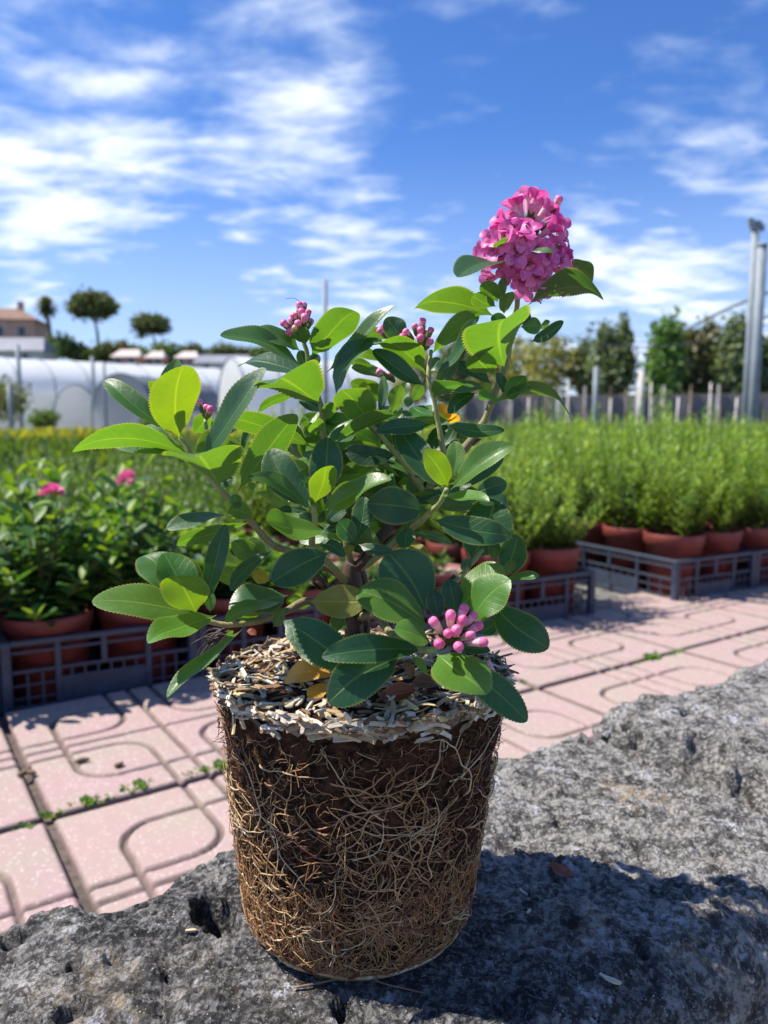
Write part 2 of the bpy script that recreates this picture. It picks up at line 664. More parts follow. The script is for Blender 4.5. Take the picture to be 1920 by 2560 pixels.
M['twig'] = simple_mat('dry_twig', (.13, .085, .05), .9, .3, 80)
for (pts, lab) in (([(120, 660), (170, 640), (215, 600)], 'short dry twig lying across the tile joint'), ([(180, 630), (220, 640), (250, 645)], 'short dry twig touching another on the tile joint'),
                   ([(520, 570), (560, 555), (620, 545)], 'dry brown leaf scrap on the rounded tile pattern'), ([(790, 595), (830, 585), (850, 570)], 'tiny dark scrap on the rounded tile pattern')):
    P = [flat(x / 2.765, 1700 + y / 2.765, .0035) for x, y in pts]
    mb = MB().tube(catmull(P, 8), [.0022, .0035, .0045, .004, .0046, .0035, .003, .0016], 6)
    tag(obj('twig', mb.mesh('twig', M['twig'])), lab, 'twig')


# ---------------------------------------------------------------- stone kerb
def stone_material():
    m, t, b = new_mat('weathered_tufa')
    v = coords(t, 'Object')
    n_big = noise(t, 5.5, 5, .6, v)
    n_mid = noise(t, 62, 6, .7, v)
    n_fine = noise(t, 230, 5, .72, v)
    c = mixc(t, smooth(t, n_mid, .34, .62), (.046, .044, .043), (.20, .19, .175))
    c = mixc(t, smooth(t, mth(t, 'ADD', mth(t, 'MULTIPLY', n_fine, .6), mth(t, 'MULTIPLY', n_mid, .4)), .47, .56, 0, .9), c, (.42, .40, .37))
    # tan bare stone in patches
    tan = mth(t, 'MULTIPLY', smooth(t, noise(t, 17, 5, .65, v), .55, .68), smooth(t, noise(t, 120, 4, .6, v), .36, .58))
    c = mixc(t, mth(t, 'MULTIPLY', tan, .75), c, (.47, .36, .235))
    # black crust, plus painted shade: denser in the plant's shadow, thinner in the sun
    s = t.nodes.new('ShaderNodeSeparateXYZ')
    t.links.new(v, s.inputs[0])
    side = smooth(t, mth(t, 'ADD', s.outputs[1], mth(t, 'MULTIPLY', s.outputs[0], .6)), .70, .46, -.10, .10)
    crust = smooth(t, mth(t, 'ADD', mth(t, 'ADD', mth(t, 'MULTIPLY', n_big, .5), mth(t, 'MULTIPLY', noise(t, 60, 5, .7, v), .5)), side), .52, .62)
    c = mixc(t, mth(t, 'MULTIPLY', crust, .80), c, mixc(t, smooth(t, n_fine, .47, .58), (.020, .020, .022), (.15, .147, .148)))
    # pale lichen rosettes and specks
    lic = mth(t, 'MULTIPLY', smooth(t, noise(t, 34, 4, .6, v), .57, .66), smooth(t, noise(t, 260, 4, .65, v), .44, .56))
    c = mixc(t, mth(t, 'MULTIPLY', lic, .9), c, (.56, .57, .60))
    spk = smooth(t, voro(t, 420, v)[0], .30, .10)
    c = mixc(t, mth(t, 'MULTIPLY', spk, smooth(t, noise(t, 90, 3, .6, v), .50, .62, 0, .85)), c, (.62, .58, .50))
    t.links.new(c, b.inputs['Base Color'])
    b.inputs['Roughness'].default_value = .92
    b.inputs['Specular IOR Level'].default_value = .25
    h = mth(t, 'ADD', mth(t, 'ADD', mth(t, 'MULTIPLY', noise(t, 190, 6, .72, v), 1.0), mth(t, 'MULTIPLY', noise(t, 620, 4, .7, v), .45)), mth(t, 'MULTIPLY', voro(t, 300, v)[0], .5))
    bump(t, b, h, 1.0, .0055)
    return m


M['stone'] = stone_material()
ES = np.array([math.cos(rad(34.5)), math.sin(rad(34.5))])
EN = np.array([-ES[1], ES[0]])
BACK_N, FRONT_N = .525, .232             # distance of the two top edges from the camera, across the wall


def wall_xy(s, n):
    return ES * s + EN * n


def stone_block(s0, s1, res, seed, pits, notches, endround=.02, dz=0.0):
    """one long rough block: profile swept along the wall and displaced"""
    H = STONE_Z + dz
    wdt = BACK_N - FRONT_N
    r = .022
    prof = []
    step = res
    # back face up, over the top, front face down; each entry: n, z, normal
    for z in np.arange(.0, H - r, step * 2.0):
        prof.append((BACK_N, z - .02, 1, 0))
    for a in np.linspace(0, math.pi / 2, 9)[:-1]:
        prof.append((BACK_N - r + r * math.cos(a), H - r + r * math.sin(a), math.cos(a), math.sin(a)))
    for n_ in np.arange(BACK_N - r, FRONT_N + 2 * r, -step):
        prof.append((n_, H, 0, 1))
    r2 = 2 * r
    for a in np.linspace(math.pi / 2, math.pi, 14):
        prof.append((FRONT_N + r2 + r2 * math.cos(a), H - r2 + r2 * math.sin(a), math.cos(a), math.sin(a)))
    for z in np.arange(H - r2 - step, -.02, -step * 2.0):
        prof.append((FRONT_N, z, -1, 0))
    prof = np.array(prof)
    S = np.arange(s0, s1, step)
    ns, npf = len(S), len(prof)
    n_ = np.tile(prof[:, 0], ns)
    z = np.tile(prof[:, 1], ns)
    s = np.repeat(S, npf)
    nn = np.tile(prof[:, 2], ns)
    nz = np.tile(prof[:, 3], ns)
    P = np.stack([ES[0] * s + EN[0] * n_, ES[1] * s + EN[1] * n_, z], 1)
    Nr = np.stack([EN[0] * nn, EN[1] * nn, nz], 1)
    # rounded ends
    ed = np.minimum(s - s0, s1 - s)
    en = np.clip(1 - ed / endround, 0, 1)
    top = nz > .3
    disp = .007 * fbm(P, 9, 3, .5, seed) + .0042 * fbm(P, 32, 4, .6, seed + 3) + .0030 * fbm(P, 120, 2, .6, seed + 9) + .0020 * (1 - 2.2 * np.abs(fbm(P, 95, 2, .5, seed + 12)))
    rid = 1 - np.abs(fbm(P, 60, 4, .55, seed + 21))
    disp += -.003 * np.clip(rid - .80, 0, 1) / .2 * (fbm(P, 14, 2, .5, seed + 30) > -.05)
    disp -= en ** 2 * endround * .9
    edge = np.exp(-((n_ - BACK_N) / .035) ** 2)
    disp += edge * (.010 * fbm(P, 24, 3, .55, seed + 60) + .004 * fbm(P, 80, 3, .6, seed + 61))
    seat = np.clip((np.hypot(P[:, 0] + .017, P[:, 1] - PLANT_Y) - .062) / .035, 0, 1)   # worn flat where the root ball stands
    disp *= np.where(nz > .5, .12 + .88 * seat, 1)
    for (x, y, rad_, dep, el) in pits:
        c, s_ = math.cos(el), math.sin(el)
        dx, dy = P[:, 0] - x, P[:, 1] - y
        wob = 1 + .30 * fbm(P, 90, 2, .5, seed + 40)
        d = np.hypot(dx, dy) / (rad_ * wob)
        k = np.clip(1.15 - d, 0, 1)
        disp -= dep * (1 - (1 - k) ** 3) * (nz > .5)
    P = P + Nr * disp[:, None]
    for (x, y, rad_, push) in notches:      # bites out of the back edge
        d2 = ((P[:, 0] - x) ** 2 + (P[:, 1] - y) ** 2) / rad_ ** 2
        k = np.exp(-d2) * np.clip((n_ - (BACK_N - .11)) / .11, 0, 1) * (z > H * .35)
        P[:, 0] -= EN[0] * push * k
        P[:, 1] -= EN[1] * push * k
        P[:, 2] -= .35 * push * k * top
    i, j = np.meshgrid(np.arange(ns - 1), np.arange(npf - 1), indexing='ij')
    q = (i * npf + j).ravel()
    Q = np.stack([q, q + 1, q + npf + 1, q + npf], 1)
    # ends
    c0, c1 = P[:npf].mean(0), P[-npf:].mean(0)
    V = np.vstack([P, c0, c1])
    k = np.arange(npf - 1)
    T = np.concatenate([np.stack([np.full(npf - 1, len(P)), k + 1, k], 1), np.stack([np.full(npf - 1, len(P) + 1), (ns - 1) * npf + k, (ns - 1) * npf + k + 1], 1)])
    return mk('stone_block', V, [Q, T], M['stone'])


def sf(x, y):                       # display pixel on the stone top -> plan position
    p = flat(x * 1.15732, y * 1.15732, STONE_Z)
    return p.x, p.y


def rel_s(x, y):
    p = sf(x, y)
    return p[0] * ES[0] + p[1] * ES[1]


pits = [(*sf(467, 1965), .0135, .034, 0), (*sf(484, 2000), .010, .030, 0), (*sf(445, 1950), .009, .022, 0), (*sf(1205, 1772), .007, .012, 0), (*sf(1100, 2160), .010, .012, 0), (*sf(165, 2075), .006, .012, 0), (*sf(240, 2065), .0045, .010, 0),
        (*sf(155, 2190), .008, .014, 0), (*sf(735, 2160), .006, .014, 0), (*sf(745, 2190), .006, .012, 0), (*sf(95, 1915), .008, .010, 0), (*sf(30, 2010), .009, .010, 0), (*sf(1230, 1990), .008, .009, 0), (*sf(1390, 2040), .007, .008, 0)]
r_ = np.random.default_rng(3)
for k in range(130):
    s, n_ = r_.uniform(-.2, .62), r_.uniform(FRONT_N + .02, BACK_N - .02)
    p = wall_xy(s, n_)
    if math.hypot(p[0] + .016, p[1] - PLANT_Y) < .085:
        continue
    pits.append((p[0], p[1], r_.uniform(.0014, .0042), r_.uniform(.002, .007), 0))
JOINT_S = .612
for n_ in np.arange(FRONT_N + .03, BACK_N, .017):
    p = wall_xy(JOINT_S - r_.uniform(.004, .014), n_ + r_.uniform(-.006, .006))
    pits.append((p[0], p[1], r_.uniform(.006, .013), r_.uniform(.008, .022), 0))
edge_at = lambda x, y: tuple(wall_xy(rel_s(x, y), BACK_N))
notches = [(*edge_at(312, 1975), .030, .040), (*edge_at(60, 1960), .06, .006), (*edge_at(205, 1890), .03, -.008), (*edge_at(400, 1900), .03, .010), (*edge_at(1150, 1590), .05, .012), (*edge_at(140, 1930), .012, .010), (*edge_at(262, 1900), .010, .012)]
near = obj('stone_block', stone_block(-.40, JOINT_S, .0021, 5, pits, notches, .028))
tag(near, 'long pitted grey stone block that the root ball stands on', 'stone block', 'stone blocks of the low wall')
pits2 = [(*sf(1500, 1650), .019, .042, 0), (*sf(1462, 1632), .015, .03, 0), (*sf(1545, 1668), .013, .03, 0), (*wall_xy(JOINT_S + .035, .40), .022, .03, 0), (*wall_xy(JOINT_S + .02, .35), .018, .03, 0), (*wall_xy(JOINT_S + .02, .43), .014, .02, 0), (*wall_xy(JOINT_S + .10, .46), .012, .015, 0)]
for k in range(60):
    p = wall_xy(r_.uniform(JOINT_S, 1.4), r_.uniform(FRONT_N + .02, BACK_N - .02))
    pits2.append((p[0], p[1], r_.uniform(.003, .008), r_.uniform(.003, .01), 0))
for n_ in np.arange(FRONT_N + .03, BACK_N, .017):
    p = wall_xy(JOINT_S + r_.uniform(.012, .024), n_ + r_.uniform(-.006, .006))
    pits2.append((p[0], p[1], r_.uniform(.007, .014), r_.uniform(.008, .024), 0))
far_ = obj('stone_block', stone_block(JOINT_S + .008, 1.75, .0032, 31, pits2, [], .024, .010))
tag(far_, 'paler stone block beyond the crack, next in the low wall', 'stone block', 'stone blocks of the low wall')

# loose scraps on the stone
M['deadleaf'] = simple_mat('dead_leaf', (.26, .085, .045), .6, .3, 120)
M['chip'] = None


def chip_material():
    m, t, b = new_mat('wood_chip')
    c = t.nodes.new('ShaderNodeVertexColor')
    c.layer_name = 'Col'
    oi = t.nodes.new('ShaderNodeObjectInfo')
    v = coords(t, 'Object')
    cc = mixc(t, 1.0, c.outputs[0], oi.outputs['Color'], 'MULTIPLY')
    mp_ = t.nodes.new('ShaderNodeMapping')
    mp_.inputs['Scale'].default_value = (60, 900, 900)
    t.links.new(v, mp_.inputs[0])
    g = noise(t, 1.0, 4, .6, mp_.outputs[0])
    cc = mixc(t, smooth(t, g, .35, .7, 0, .55), cc, mixc(t, 1.0, cc, (.48, .40, .32), 'MULTIPLY'))
    t.links.new(cc, b.inputs['Base Color'])
    b.inputs['Roughness'].default_value = .85
    bump(t, b, g, .5, .0006)
    return m


M['chip'] = chip_material()


def chip_verts(l, w_, h):
    """a splintered sliver: tapered, skewed, with uneven ends"""
    xs = np.array([-.5, -.46, -.12, .2, .45, .5]) * l
    ws = np.array([.15, .8, 1.0, .9, .65, .08]) * w_ / 2 * rng.uniform(.75, 1.2, 6)
    hs_ = np.array([.4, .9, 1.0, 1.0, .8, .3]) * h / 2
    off = rng.normal(0, .12, 6) * w_
    bend = rng.normal(0, .05) * l * ((xs / l) ** 2 * 4)
    V = []
    for x, a, b, o, z in zip(xs, ws, hs_, off, bend):
        V += [(x, o - a, z - b), (x, o + a, z - b), (x, o + a * .85, z + b), (x, o - a * .85, z + b)]
    Q = []
    for i in range(5):
        for j in range(4):
            Q.append((i * 4 + j, i * 4 + (j + 1) % 4, (i + 1) * 4 + (j + 1) % 4, (i + 1) * 4 + j))
    Q += [(3, 2, 1, 0), (20, 21, 22, 23)]
    return np.array(V), np.array(Q)


CHIP_COLS = [(.66, .57, .44), (.56, .43, .27), (.47, .33, .18), (.74, .68, .58), (.36, .24, .13), (.52, .45, .36), (.60, .46, .25), (.28, .15, .08), (.68, .60, .48), (.42, .36, .29), (.16, .09, .05)]


def chip_mesh(l, w_, h):
    V, Q = chip_verts(l, w_, h)
    return mk('wood_chip', V, Q, M['chip'], vcol=np.ones((len(V), 3)), smooth_=False)


def on_stone(px, py, lift=.002):
    """rest a point on the displaced stone top"""
    p = flat(px, py, STONE_Z)
    dg = bpy.context.evaluated_depsgraph_get()
    d = cam_dir(px, py).normalized()
    ok, hit, *_ = near.ray_cast(Vector((0, 0, ZC)), d)
    return (hit if ok else p) + Vector((0, 0, lift))


for (px, py, rz, l, w_, c, lab) in ((1525, 2452, -.5, .013, .0032, (.62, .54, .40), 'pale wood chip on the shaded stone below the bright lichen'), (1322, 2283, .9, .006, .002, (.6, .55, .36), 'tiny pale wood chip on the shaded stone near the brown leaf'),
                              (1308, 2235, -1.0, .008, .0018, (.55, .5, .45), 'thin grey splinter on the shaded stone near the brown leaf'), (478, 2330, .2, .007, .002, (.6, .48, .3), 'small tan splinter on the stone beside the deep hole')):
    o = obj('wood_chip', chip_mesh(l, w_, .0014), None, on_stone(px, py, .0012), c)
    o.rotation_euler = (.1, .05, rz)
    tag(o, lab, 'wood chip')
p0 = on_stone(1400, 2192, .0015)
V, Q = [], []
for i in range(9):
    t = i / 8
    w_ = .0045 * math.sin(math.pi * min(1, t * .9 + .08)) + .0004
    for k, u in enumerate((-1, 0, 1)):
        V.append((t * .019 - .008, u * w_, .0015 + .004 * abs(u) * (1 - .4 * t) + .006 * (t - .4) ** 2))
    if i:
        b_ = i * 3
        Q += [(b_ - 3, b_ - 2, b_ + 1, b_), (b_ - 2, b_ - 1, b_ + 2, b_ + 1)]
o = obj('dead_leaf', mk('dead_leaf', V, np.array(Q), M['deadleaf']), None, p0)
o.rotation_euler = (.2, .1, -.75)
tag(o, 'curled reddish brown dead leaf on the shaded stone', 'dead leaf')
M['fibre'] = simple_mat('root_fibre', (.20, .13, .085), .8, .3, 100)
P = [on_stone(x, y, .0022) for x, y in ((735, 2478), (790, 2468), (850, 2456), (915, 2452), (960, 2468), (1010, 2480), (1060, 2492))]
tag(obj('loose_root', MB().tube(catmull(P, 26), np.linspace(.0007, .0004, 26), 5).mesh('loose_root', M['fibre'])), 'thin loose root trailing over the stone under the root ball', 'root')

# ================================================================== the shrub with its bare root ball
RBX, RBY = -.017, PLANT_Y
RB_H = .162
Z0 = STONE_Z - .001
shrub = thing('flowering_shrub', 'unpotted evergreen shrub with pink flower head standing on its bare root ball on the stone', 'shrub', (RBX, RBY, Z0))
bpy.context.view_layer.update()
ORG = np.array([RBX, RBY, Z0])


def child(name, me, parent=shrub, color=None, kind=None):
    """mesh given in world coordinates, parented under the shrub (or a part of it) without moving"""
    o = obj(name, me, parent, None, color, kind)
    if parent is shrub:
        o.location = (-ORG[0], -ORG[1], -ORG[2])
    return o


def rb_radius(z):
    t = np.clip(z / RB_H, 0, 1.2)
    r = .0690 + (.0890 - .0690) * t
    return r - .014 * np.clip(1 - z / .016, 0, 1) ** 2


def rb_point(th, z, off=0.0):
    th, z = np.asarray(th, float), np.asarray(z, float)
    r = rb_radius(z) + off
    lean = .004 * z / RB_H
    return np.stack([RBX + lean + r * np.cos(th), RBY + r * np.sin(th) * .94, Z0 + z], -1)


def soil_material():
    m, t, b = new_mat('dark_peat')
    v = coords(t)
    n = noise(t, 260, 6, .7, v)
    c = mixc(t, smooth(t, n, .36, .66), (.014, .007, .005), (.115, .052, .027))
    c = mixc(t, smooth(t, noise(t, 45, 4, .6, v), .5, .7, 0, .6), c, (.11, .055, .028))
    c = mixc(t, smooth(t, voro(t, 520, v)[0], .22, .08, 0, .35), c, (.26, .20, .14))
    t.links.new(c, b.inputs['Base Color'])
    b.inputs['Roughness'].default_value = .95
    b.inputs['Specular IOR Level'].default_value = .15
    bump(t, b, mth(t, 'ADD', noise(t, 300, 6, .75, v), mth(t, 'MULTIPLY', noise(t, 900, 3, .7, v), .5)), 1.0, .003)
    return m


M['soil'] = soil_material()
nth, nz_ = 460, 150
TH, ZZ = np.meshgrid(np.linspace(0, 2 * np.pi, nth, endpoint=False), np.linspace(0, RB_H, nz_), indexing='ij')
P = rb_point(TH.ravel(), ZZ.ravel())
dsp = .0016 * fbm(P, 60, 3, .5, 3) + .0019 * fbm(P, 260, 3, .6, 8) - .0012
crk = np.clip(np.abs(fbm(P, 45, 3, .5, 77)) / .10, 0, 1)
dsp -= .0016 * (1 - crk)
P += np.stack([np.cos(TH.ravel()), np.sin(TH.ravel()), 0 * TH.ravel()], 1) * dsp[:, None]
i, j = np.meshgrid(np.arange(nth), np.arange(nz_ - 1), indexing='ij')
a = (i * nz_ + j).ravel()
b_ = (((i + 1) % nth) * nz_ + j).ravel()
Q = np.stack([a, b_, b_ + 1, a + 1], 1)
V = np.vstack([P, [[RBX, RBY, Z0 + .0005]]])
k = np.arange(nth)
T1 = np.stack([np.full(nth, len(P)), ((k + 1) % nth) * nz_, k * nz_], 1)
# crumbly top, slightly sunken rim to a low dome
rr = np.linspace(1, 0, 34)[1:]
ring = []
for r in rr:
    th = np.linspace(0, 2 * np.pi, nth, endpoint=False)
    q = rb_point(th, np.full(nth, RB_H))
    c = np.array([RBX + .004, RBY, Z0 + RB_H])
    q = c + (q - c) * max(r, .004)
    q[:, 2] += .006 * (1 - r ** 2) - .003 * math.exp(-((1 - r) / .05) ** 2)
    ring.append(q)
TOPV = np.concatenate(ring)
TOPV[:, 2] += .003 * fbm(TOPV, 60, 4, .6, 15)
base = len(V)
V = np.vstack([V, TOPV])
Qt = [np.stack([k * nz_ + nz_ - 1, ((k + 1) % nth) * nz_ + nz_ - 1, base + (k + 1) % nth, base + k], 1)]
for r in range(len(rr) - 1):
    Qt.append(np.stack([base + r * nth + k, base + r * nth + (k + 1) % nth, base + (r + 1) * nth + (k + 1) % nth, base + (r + 1) * nth + k], 1))
ball = child('root_ball', mk('root_ball', V, [np.vstack([Q] + Qt), T1], M['soil']))
ball['label'] = 'dark peat root ball wrapped in tan and reddish roots'


def root_material():
    m, t, b = new_mat('root')
    c = t.nodes.new('ShaderNodeVertexColor')
    c.layer_name = 'Col'
    v = coords(t)
    cc = mixc(t, smooth(t, noise(t, 240, 4, .6, v), .3, .7, 0, .6), c.outputs[0], mixc(t, 1.0, c.outputs[0], (.5, .42, .36), 'MULTIPLY'))
    t.links.new(cc, b.inputs['Base Color'])
    b.inputs['Roughness'].default_value = .6
    b.inputs['Subsurface Weight'].default_value = 0.0
    return m


M['root'] = root_material()
ROOT_COLS = [(.42, .24, .10), (.48, .30, .14), (.34, .18, .07), (.54, .38, .21), (.26, .12, .05), (.43, .27, .13)]


def root_path(th, z, ang, ln, wob, lift, n=12, curl=0.0):
    """a walk over the side of the ball; ang 0 = sideways, pi/2 = up"""
    ths, zs = [th], [z]
    st = ln / (n - 1)
    for i in range(n - 1):
        ang += random.gauss(curl, wob)
        th += st * math.cos(ang) / .082
        z += st * math.sin(ang)
        if z < .002:
            z = .002 + random.uniform(0, .001)
            ang = random.choice((-.2, .2)) if math.cos(ang) > 0 else math.pi + random.choice((-.2, .2))
        z = min(z, RB_H - .012)
        ths.append(th)
        zs.append(z)
    off = lift * (0.35 + .65 * np.abs(np.sin(np.linspace(0, random.uniform(2, 7), n) + random.uniform(0, 3))))
    off[0] = off[-1] = -.0006
    return rb_point(np.array(ths), np.array(zs), off)


fine = MB()
for k in range(4000):
    th = random.uniform(0, 2 * math.pi) if k % 3 == 0 else random.gauss(-math.pi / 2, 1.0)
    low = random.random() < .52
    z = RB_H * (random.random() ** 1.7) * .92 if not low else random.uniform(.0, .055)
    ang = random.gauss(0, .5) + random.choice((0, math.pi)) if not low else random.gauss(math.pi / 2, .75)
    if not low and random.random() < .35:
        ang = random.uniform(-math.pi, math.pi)
    ln = random.uniform(.004, .017) if not low else random.uniform(.007, .018)
    r = random.choice((.00013, .00018, .00023, .00028))
    left = max(0, math.cos(th + 2.5))
    c = np.array(random.choice(ROOT_COLS)) * random.uniform(.75, 1.25)
    if low:
        c = c * np.array([1.15, 1.0, .85])
    n = 8
    P = root_path(th, z, ang, ln, .28, random.uniform(.0003, .0014), n)
    fine.tube(P, np.linspace(r, r * .5, n), 4, np.clip(c, 0, 1), caps=False)
# crumbs and short root stubs that roughen the outline
for k in range(1500):
    th = random.uniform(0, 2 * math.pi)
    z = random.uniform(.004, RB_H - .012)
    p = rb_point(th, z, -.0006)
    d = np.array([math.cos(th), math.sin(th), random.gauss(0, .5)]) + np.random.default_rng(k).normal(0, .5, 3)
    l = random.uniform(.0012, .0042)
    fine.tube([p, p + d * l * .5, p + d * l + np.array([0, 0, random.gauss(0, .3) * l])], [.0003, .00024, .0001], 3, random.choice([(.05, .028, .018), (.16, .085, .04), (.08, .04, .022)]), caps=False)
f_o = child('fine_roots', fine.mesh('fine_roots', M['root']), kind='stuff')
f_o['label'] = 'dense mat of thin tan roots over the peat'

# the thicker roots one can follow by eye
for k in range(200):
    front = k < 165
    th = random.gauss(-math.pi / 2, .78) if front else random.uniform(0, 2 * math.pi)
    z = random.uniform(.012, RB_H - .03)
    ang = random.choice((0, math.pi)) + random.gauss(-.1, .75)
    red = random.random() < .13
    ln = random.uniform(.022, .065)
    r = random.uniform(.00030, .00060) * (1.5 if red else 1)
    n = 20
    P = root_path(th, z, ang, ln, .20, random.uniform(.0008, .0024), n, random.gauss(0, .06))
    P = catmull(P, 30)
    c = np.array((.15, .045, .025)) if red else np.array(random.choice(ROOT_COLS + [(.56, .43, .27)])) * random.uniform(.9, 1.25)
    rv = r * np.linspace(1, .5, 30) * (1 + .15 * np.sin(np.linspace(0, 20, 30)))
    mb = MB().tube(P, rv, 5, np.clip(c, 0, 1))
    for q in range(random.randint(0, 4)):      # side rootlets
        i0 = random.randint(4, 26)
        d = np.cross(P[i0 + 1] - P[i0], P[i0] - np.array([RBX, RBY, P[i0][2]]))
        d = d / (np.linalg.norm(d) + 1e-9) * random.choice((-1, 1))
        l = random.uniform(.004, .011)
        e = P[i0] + d * l + (P[i0 + 1] - P[i0]) * random.uniform(1, 6)
        h_ = e[:2] - np.array([RBX, RBY])
        e[:2] = np.array([RBX, RBY]) + h_ / np.linalg.norm(h_) * (rb_radius(e[2] - Z0) + .0006)
        mb.tube(catmull([P[i0], (P[i0] + e) / 2 + np.random.default_rng(q + k).normal(0, .0008, 3), e], 7), np.linspace(r * .6, r * .3, 7), 4, np.clip(c, 0, 1), caps=False)
    ro = child('root', mb.mesh('root', M['root']), ball)
    ro.location = (0, 0, 0)
    if red:
        ro['label'] = 'reddish brown thicker root'
# pale roots coiled round the bottom edge
for k in range(44):
    th = random.uniform(-math.pi * 1.05, .05) if k < 36 else random.uniform(0, 6.28)
    n = 24
    ths = th + np.linspace(0, random.uniform(.5, 1.2), n) * random.choice((-1, 1))
    zz_ = .0015 + .0035 * random.random() + .0015 * np.sin(np.linspace(0, 5, n) + k)
    zz_ = np.maximum(zz_, .0008)
    P = rb_point(ths, zz_, .0002 + .0012 * random.random())
    c = np.array(random.choice([(.64, .52, .35), (.56, .40, .22), (.48, .31, .14), (.70, .60, .46)]))
    child('root', MB().tube(P, random.uniform(.0008, .0018) * (1 + .2 * np.sin(np.linspace(0, 9, n))), 6, c).mesh('root', M['root']), ball)

# ---------------------------------------------------------------- mulch of wood chips on the ball
mul = MB()


def top_z(x, y):
    r = math.hypot(x - RBX - .004, y - RBY) / .0895
    return Z0 + RB_H + .006 * (1 - min(r, 1) ** 2)


def rot_chip(a, tilt, roll):
    return np.array(Matrix.Rotation(a, 3, 'Z') @ Matrix.Rotation(tilt, 3, 'Y') @ Matrix.Rotation(roll, 3, 'X'))


for k in range(1350):
    if k < 760:
        r = .0885 * math.sqrt(random.random())
        a = random.uniform(0, 6.283)
        x, y = RBX + .004 + r * math.cos(a), RBY + r * math.sin(a) * .94
        z = top_z(x, y) + random.uniform(-.002, .0025)
        R = rot_chip(random.uniform(0, 6.28), random.gauss(0, .22), random.gauss(0, .4))
    else:                                    # band of chips bedded in the upper side
        th = random.uniform(0, 6.283)
        zz_ = RB_H - abs(random.gauss(0, .0048)) + .0025
        x, y, z = rb_point(th, zz_, random.uniform(-.001, .0008))
        R = rot_chip(th + math.pi / 2 + random.gauss(0, .22), random.gauss(0, .35), math.pi / 2 + random.gauss(-.45, .3))
    V, Q = chip_verts(random.uniform(.007, .019), random.uniform(.0014, .0040), random.uniform(.0005, .0012))
    c = np.array(random.choice(CHIP_COLS)) * (random.uniform(.75, 1.12) if k < 760 else random.uniform(.5, .95))  # side-band chips tinted darker, the rim's shade painted into their colour
    mul.add(V @ R.T + np.array([x, y, z]), Q, None, np.clip(c, 0, 1))
mulch = child('mulch', mul.mesh('mulch', M['chip'], smooth_=False), kind='stuff')
mulch['label'] = 'pale weathered wood chip mulch topping the root ball'
mulch.color = (1, 1, 1, 1)
chip_ms = [chip_mesh(l, w_, h) for l, w_, h in ((.012, .0026, .0010), (.017, .0020, .0009), (.010, .0034, .0010), (.021, .0028, .0011), (.013, .0017, .0009), (.008, .0030, .0012), (.015, .0042, .0010), (.024, .0024, .0010))]
for k in range(280):
    if k < 190:
        r = .0895 * (random.random() ** .42)
        a = random.uniform(0, 6.283)
        x, y = RBX + .004 + r * math.cos(a), RBY + r * math.sin(a) * .94
        z = top_z(x, y) + random.uniform(.0015, .0045)
        e = (random.gauss(0, .25), random.gauss(0, .2), random.uniform(0, 6.28))
    else:
        th = random.gauss(-math.pi / 2, 1.0)
        x, y, z = rb_point(th, RB_H - abs(random.gauss(.001, .0045)) + .002, random.uniform(.0004, .0014))
        e = (math.pi / 2 + random.gauss(-.4, .3), random.gauss(0, .2), th + math.pi / 2 + random.gauss(0, .25))
    o = obj('wood_chip', chip_ms[k % 8], mulch, (x, y, z), tuple(np.clip(np.array(random.choice(CHIP_COLS)) * random.uniform(.75, 1.12), 0, 1)))
    o.rotation_euler = e
# dark tuft of torn roots at the left shoulder
hair = MB()
for k in range(28):
    p0 = np.array(pix(200 + 1000 / 2.765, 1250 + 930 / 2.765, RBY + .01)) + np.random.default_rng(k).normal(0, .0022, 3)
    d = np.array([-1, random.gauss(0, .3), random.gauss(.05, .35)])
    P = [p0]
    for i in range(6):
        d = d + np.array([random.gauss(-.02, .2), random.gauss(0, .2), random.gauss(-.42, .2)])
        P.append(P[-1] + d / np.linalg.norm(d) * random.uniform(.002, .005))
    hair.tube(catmull(P, 10), np.linspace(.0006, .00015, 10), 4, random.choice([(.03, .02, .016), (.06, .035, .025), (.045, .03, .02)]), caps=False)
t_o = child('root_tuft', hair.mesh('root_tuft', M['root']), kind='stuff')
t_o['label'] = 'dark tuft of torn roots hanging at the shoulder of the root ball'

# ---------------------------------------------------------------- stems
CROP = {'A': (150, 650, 2.0737), 'B': (700, 650, 2.0737), 'C': (200, 1250, 2.765), 'D': (700, 1250, 2.37), 'F': (1100, 440, 3.770),
        'H': (400, 750, 4.1475), 'I': (800, 750, 4.1475), 'J': (600, 1100, 4.1475), 'K': (950, 1050, 3.6867)}


def at(crop, x, y, d):
    ox, oy, s = CROP[crop]
    return np.array(pix(ox + x / s, oy + y / s, PLANT_Y + d))


def stem_material():
    m, t, b = new_mat('stem_bark')
    c = t.nodes.new('ShaderNodeVertexColor')
    c.layer_name = 'Col'
    v = coords(t)
    cc = mixc(t, smooth(t, noise(t, 180, 5, .65, v), .35, .7, 0, .7), c.outputs[0], mixc(t, 1.0, c.outputs[0], (.62, .55, .45), 'MULTIPLY'))
    t.links.new(cc, b.inputs['Base Color'])
    b.inputs['Roughness'].default_value = .6
    mp_ = t.nodes.new('ShaderNodeMapping')
    mp_.inputs['Scale'].default_value = (1, 1, .25)
    t.links.new(v, mp_.inputs[0])
    bump(t, b, noise(t, 420, 5, .7, mp_.outputs[0]), .7, .0015)
    return m


